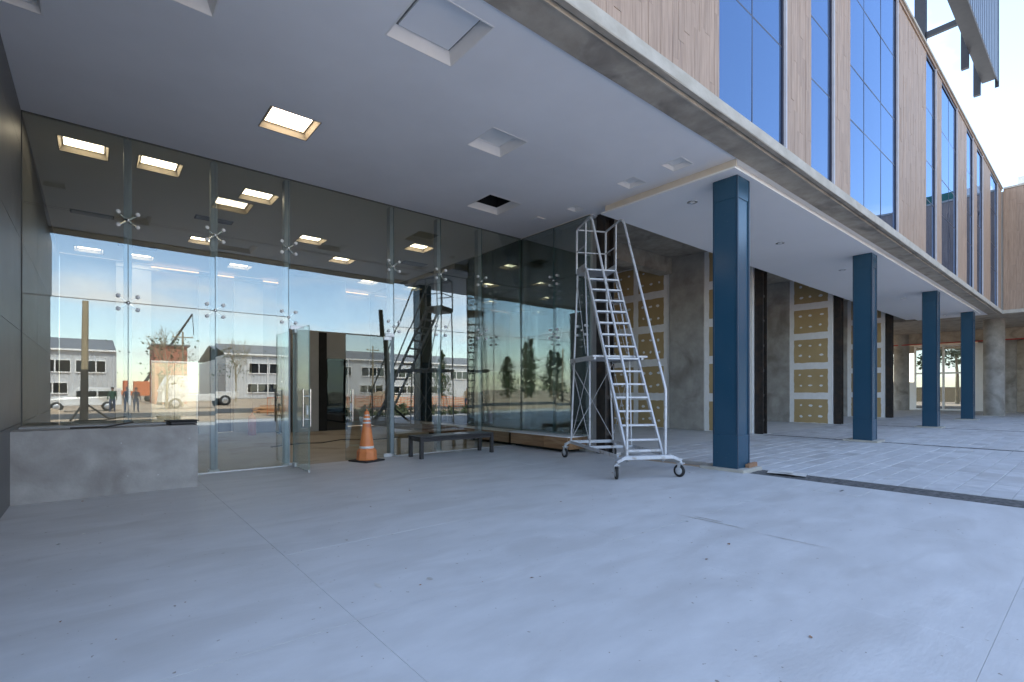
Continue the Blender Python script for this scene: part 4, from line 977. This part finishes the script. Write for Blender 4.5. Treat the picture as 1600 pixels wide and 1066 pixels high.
pole('dark leaning timber pole standing just right of the camera, mirrored in the door bay', 10.0, -1.0, 5.3, (-.06, .0, 0), .11, 2.7, low='tar', up='tar')
pole('slim timber pole by the road, mirrored in the return glass', -30, -27, 7.0, (0, .02, 0), .12, 1.5)
sf = thing('safety_fence', 'orange plastic safety netting on posts along the lot, mirrored in the glass', 'fence', (16, -20, 0))
for q in range(7): part(MB().tube([(9 + q * 2.5, -14.6, -.06), (9 + q * 2.5, -14.6, 1.1)], .03, n=6), 'fence_post', 'bark', sf)
nb = MB()
for q in range(6):
    xa = 9 + q * 2.5; sag = random.uniform(.05, .2)
    for z in (.25, .45, .65, .85, 1.0): nb.tube([(xa, -14.56, z), (xa + 1.25, -14.56, z - sag), (xa + 2.5, -14.56, z)], .025, n=4, cap=False)
    for u in range(9): nb.tube([(xa + u * .28, -14.56, .2), (xa + u * .28, -14.56, .98 - sag * .6)], .02, n=4, cap=False)
part(nb, 'netting', 'orangenet', sf, kind='stuff')
# barrier frames
for q, (x, l) in enumerate(((8.5, 'orange tubular barrier on the lot, left one mirrored beside the second post'), (11.0, 'orange tubular barrier on the lot, right one mirrored near the third post'))):
    t = thing('street_barrier', l, 'barrier', (x, -12.4, -.07), R(10 * q), 'orange street barriers')
    MB().tube([(-.9, 0, 0), (-.9, 0, 1.0), (.9, 0, 1.0), (.9, 0, 0)], .025, n=8).build('frame', 'orangenet', t)
    for k in range(7): MB().tube([(-.75 + k * .25, 0, .25), (-.75 + k * .25, 0, 1.0)], .012, n=6).build('bar', 'orangenet', t)
    MB().tube([(-.9, 0, .25), (.9, 0, .25)], .02, n=6).build('lower_bar', 'orangenet', t)
# trees
def leaf_cloud(mb, n_, fn, s0, s1):
    for _ in range(n_):
        p, nn = fn(); s_ = random.uniform(s0, s1)
        a = Vector((random.uniform(-1, 1), random.uniform(-1, 1), random.uniform(-1, 1))).normalized(); b = a.cross(Vector((random.uniform(-1, 1), random.uniform(-1, 1), random.uniform(-1, 1)))).normalized()
        mb.add([p + a * s_, p + b * s_ * .6, p - a * s_, p - b * s_ * .6], [[0, 1, 2, 3]])
def cypress(x, y, h, r, label):
    t = thing('cypress_tree', label, 'tree', (x, y, -.07), 0, 'dark cypress trees beyond the road')
    MB().tube([(0, 0, 0), (0, 0, h * .5), (0, 0, h * .95)], [.22, .14, .03], n=8).build('trunk', 'bark', t)
    ph = [random.uniform(0, 6.3) for _ in range(6)]
    tips = []
    for _ in range(120):
        u = random.random() ** 1.1; z = .4 + u * (h - .5); an = random.uniform(0, 2 * math.pi)
        rr = r * (1 - u) ** .75 * random.uniform(.25, 1.2) + .05; tips.append((rr * math.cos(an), rr * math.sin(an), z + rr * .35, .12 + .22 * (1 - u)))
    def fn():
        c = random.choice(tips); k = random.uniform(.25, 1.1)
        return Vector((c[0] * k + random.gauss(0, c[3]), c[1] * k + random.gauss(0, c[3]), c[2] + random.gauss(0, c[3] * 1.3))), None
    mb = MB(); leaf_cloud(mb, 1700, fn, .09, .26); mb.build('crown', 'leaf', t)
TR = [(-40, -44, 9.5, 2.0, 'tall'), (-44, -47, 11, 2.3, 'tallest'), (-47, -45, 8.5, 2.4, 'bushy'), (-36, -46, 7, 2.2, 'short'), (-53, -40, 10, 2.6, 'broad'), (-30, -52, 8, 2.4, 'slim'), (58, -58, 8, 2.2, 'far right'), (66, -56, 9, 2.6, 'far right broad'), (50, -60, 9, 2.0, 'lone')]
for x, y, h, r, l in TR: cypress(x, y, h, r, l + ' dark cypress beyond the road, mirrored in the glass')
sbm = MB()
for q in range(70):
    cx, cy = random.uniform(9.2, 30), random.uniform(-6.6, -5.6); rr = random.uniform(.25, .5)
    leaf_cloud(sbm, 45, lambda: (Vector((cx + random.gauss(0, rr * .5), cy + random.gauss(0, rr * .5), abs(random.gauss(0, rr * .6)) + .05)), None), .06, .14)
o = sbm.build('shrub_bed', 'leaf2', kind='stuff')

lit = MB()
for q in range(110):
    d_ = random.uniform(2.6, 11); t_ = random.uniform(-.95, .9)
    x = fwd.x * d_ + fwd.y * t_ * d_; y = fwd.y * d_ - fwd.x * t_ * d_
    if y > 8.4 or x < -.7 or x > 8.3: continue
    s_ = random.choice([.006, .008, .012, .02]); a = random.uniform(0, 6.3); k = random.uniform(.3, .8)
    lit.add([(x + s_ * math.cos(a), y + s_ * math.sin(a), .003), (x - s_ * k * math.sin(a), y + s_ * k * math.cos(a), .003 + s_ * .4), (x - s_ * math.cos(a), y - s_ * math.sin(a), .003), (x + s_ * k * math.sin(a), y - s_ * k * math.cos(a), .0035)], [[0, 1, 2], [0, 2, 3]], random.choice([0, 0, 1]))
for (x, y0_, y1_, wd, mi_) in ((5.03, 2.35, 3.12, .018, 0), (5.10, 2.62, 2.95, .022, 0), (4.98, 1.55, 2.3, .007, 0), (1.9, 3.2, 3.26, .03, 0), (1.55, 3.3, 3.42, .02, 1)):
    n_ = 14; l_ = []; r_2 = []
    for q in range(n_ + 1):
        yy = y0_ + (y1_ - y0_) * q / n_; w_ = wd * (.25 + .75 * math.sin(math.pi * q / n_)) * random.uniform(.4, 1.1); xo = random.uniform(-.004, .004)
        l_.append((x + xo - w_, yy, .0032)); r_2.append((x + xo + w_, yy, .0032))
    lit.add(l_ + r_2, [[q, n_ + 1 + q, n_ + 2 + q, q + 1] for q in range(n_)], 2 if mi_ == 0 else 1)
o = lit.build('floor_litter', ['scrapwood', 'paper', 'sawdust'], kind='stuff')

# more of the building site across the road, all of it seen only in the glass
def mound(x, y, r, h, label):
    mb = MB(); nr, na = 7, 22; ph = [random.uniform(0, 6) for _ in range(4)]
    vs = [(0, 0, h)]
    for i in range(1, nr + 1):
        for j in range(na):
            a = 2 * math.pi * j / na; q = i / nr; rr = r * q * (1 + .18 * math.sin(2 * a + ph[0]) + .1 * math.sin(5 * a + ph[1]))
            vs.append((rr * math.cos(a) * 1.5, rr * math.sin(a), h * max(0, 1 - q ** 1.3) * (1 + .2 * math.sin(3 * a + ph[2] + 5 * q)) + random.uniform(-.04, .04) * (1 - q) - .02 * q))
    fs = [[0, 1 + j, 1 + (j + 1) % na] for j in range(na)] + [[1 + i * na + j, 1 + (i + 1) * na + j, 1 + (i + 1) * na + (j + 1) % na, 1 + i * na + (j + 1) % na] for i in range(nr - 1) for j in range(na)]
    mb.add(vs, fs); tag(mb.build('dirt_mound', 'sand', loc=(x, y, -.07)), label, 'dirt mound')
mound(12.5, -15.5, 1.6, 1.0, 'low sandy dirt mound on the lot, mirrored behind the open door')
mound(22.0, -27, 2.4, 1.3, 'broad sandy dirt mound by the road, mirrored behind the cone')
mound(-3.2, -27.5, 1.5, .6, 'small rubble mound in front of the pickup, mirrored at far left')
tpz = thing('timber_pile', 'loose pile of orange brown planks on the lot, mirrored past the second post', 'timber pile', (9.2, -15.0, -.07), R(12))
for q in range(16):
    a_ = random.uniform(-6, 6); z_ = .05 + (q // 5) * .11
    pk = MB().box((-1.6, -.11, 0), (1.6, .11, .08)).build('plank', 'plank', tpz, (random.uniform(-.2, .2), -.6 + (q % 5) * .27, z_)); pk.rotation_euler = (0, R(random.uniform(-1, 1)), R(a_))
def bare_tree(x, y, h, label):
    t = thing('bare_tree', label, 'tree', (x, y, -.07))
    MB().tube([(0, 0, 0), (.05, .03, h * .4), (0, .05, h * .7)], [.11, .08, .05], n=7).build('trunk', 'bark', t)
    mb = MB()
    def grow(p, d, l, r, k):
        e = p + d * l; mb.tube([p, e], [r, r * .6], n=4, cap=False)
        if k:
            for _ in range(3): grow(p + d * l * random.uniform(.5, 1), (d + Vector((random.uniform(-.8, .8), random.uniform(-.8, .8), random.uniform(-.1, .6)))).normalized(), l * .62, r * .55, k - 1)
    for q in range(6): grow(Vector((0, .03, h * random.uniform(.3, .7))), Vector((random.uniform(-.7, .7), random.uniform(-.7, .7), 1)).normalized(), h * .3, .05, 3)
    mb.build('branches', 'bark', t)
    lf = MB(); leaf_cloud(lf, 260, lambda: (Vector((random.gauss(0, h * .16), random.gauss(0, h * .16), h * random.uniform(.45, 1.02))), None), .08, .16); lf.build('crown', 'leaf2', t)
bare_tree(4.4, -32, 6.0, 'scraggly thin tree by the brick block, mirrored beside the lift doors')
bare_tree(12.5, -48, 6.5, 'sparse tree in front of the warehouse gap, mirrored at the second post')
bare_tree(33.0, -40, 5.0, 'small sparse tree before the long warehouse, mirrored by the rolling ladder')
mc = thing('mobile_crane', 'distant mobile crane with a raised thin dark boom, mirrored above the lift doors', 'crane', (6.6, -78, -.07), R(0))
MB().tube([(-1.5, 0, 2.4), (5.2, 0, 14.4)], [.28, .16], n=6).build('boom', 'steeldark', mc)
MB().tube([(5.2, 0, 14.4), (5.4, 0, 11.0)], .05, n=5).build('hoist_line', 'steeldark', mc)
MB().box((-4.5, -1.2, .9), (3.5, 1.2, 1.7)).box((-2.6, -1.1, 1.71), (-.4, 1.1, 3.2)).build('body', 'orangenet', mc, bevel=.05)
for q in range(3):
    for sg_ in (-1, 1): MB().lathe([(0, -.2), (.5, -.2), (.52, 0), (.5, .2), (0, .2)], (-3.4 + q * 2.7, sg_ * 1.05, .5), n=14, axis='y').build('wheel', 'rubber', mc)
for x, y, h_, l in ((17.5, -30, 7.2, 'slim utility pole with a crossarm, mirrored beyond the open door'), (29, -45, 7.5, 'slim utility pole with a crossarm, mirrored right of the cone'), (6.4, -40, 7.5, 'slim utility pole with a crossarm, mirrored left of the lift doors')):
    t = thing('utility_pole', l, 'pole', (x, y, -.07))
    MB().tube([(0, 0, 0), (0, 0, h_)], [.12, .08], n=8).build('shaft', 'bark', t); MB().box((-.9, -.05, h_ - .6), (.9, .05, h_ - .5)).build('crossarm', 'bark', t)
    for q in (-.8, 0, .8): MB().lathe([(0, 0), (.05, 0), (.06, .08), (.03, .14), (0, .14)], (q, 0, h_ - .5), n=8).build('insulator', 'white', t)
def leafy(x, y, h, label):
    t = thing('leafy_tree', label, 'tree', (x, y, -.07))
    MB().tube([(0, 0, 0), (.1, 0, h * .35), (.05, .1, h * .6)], [.2, .15, .08], n=8).build('trunk', 'bark', t)
    cs_ = [(random.gauss(0, h * .2), random.gauss(0, h * .2), h * random.uniform(.5, .95), random.uniform(.5, 1.0)) for _ in range(16)]
    mb = MB(); 
    def fn():
        c = random.choice(cs_); return Vector((c[0] + random.gauss(0, c[3] * .5), c[1] + random.gauss(0, c[3] * .5), c[2] + random.gauss(0, c[3] * .4))), None
    leaf_cloud(mb, 1300, fn, .1, .26); mb.build('crown', 'leaf2', t)
leafy(72, 10.6, 8.5, 'leafy tree in the sunlit yard beyond the far glazed door, left one')
leafy(76, 14.0, 9.5, 'leafy tree in the sunlit yard beyond the far glazed door, right one')
yf = thing('boundary_wall', 'low brown timber boundary wall in the yard beyond the far glazed door', 'wall', (82, 14, 0))
part(MB().box((82, -4, -.06), (82.3, 30, 1.7)), 'wall_face', 'bark', yf); part(MB().box((81.95, -4, 1.7), (82.35, 30, 1.8)), 'coping', 'beamface', yf)
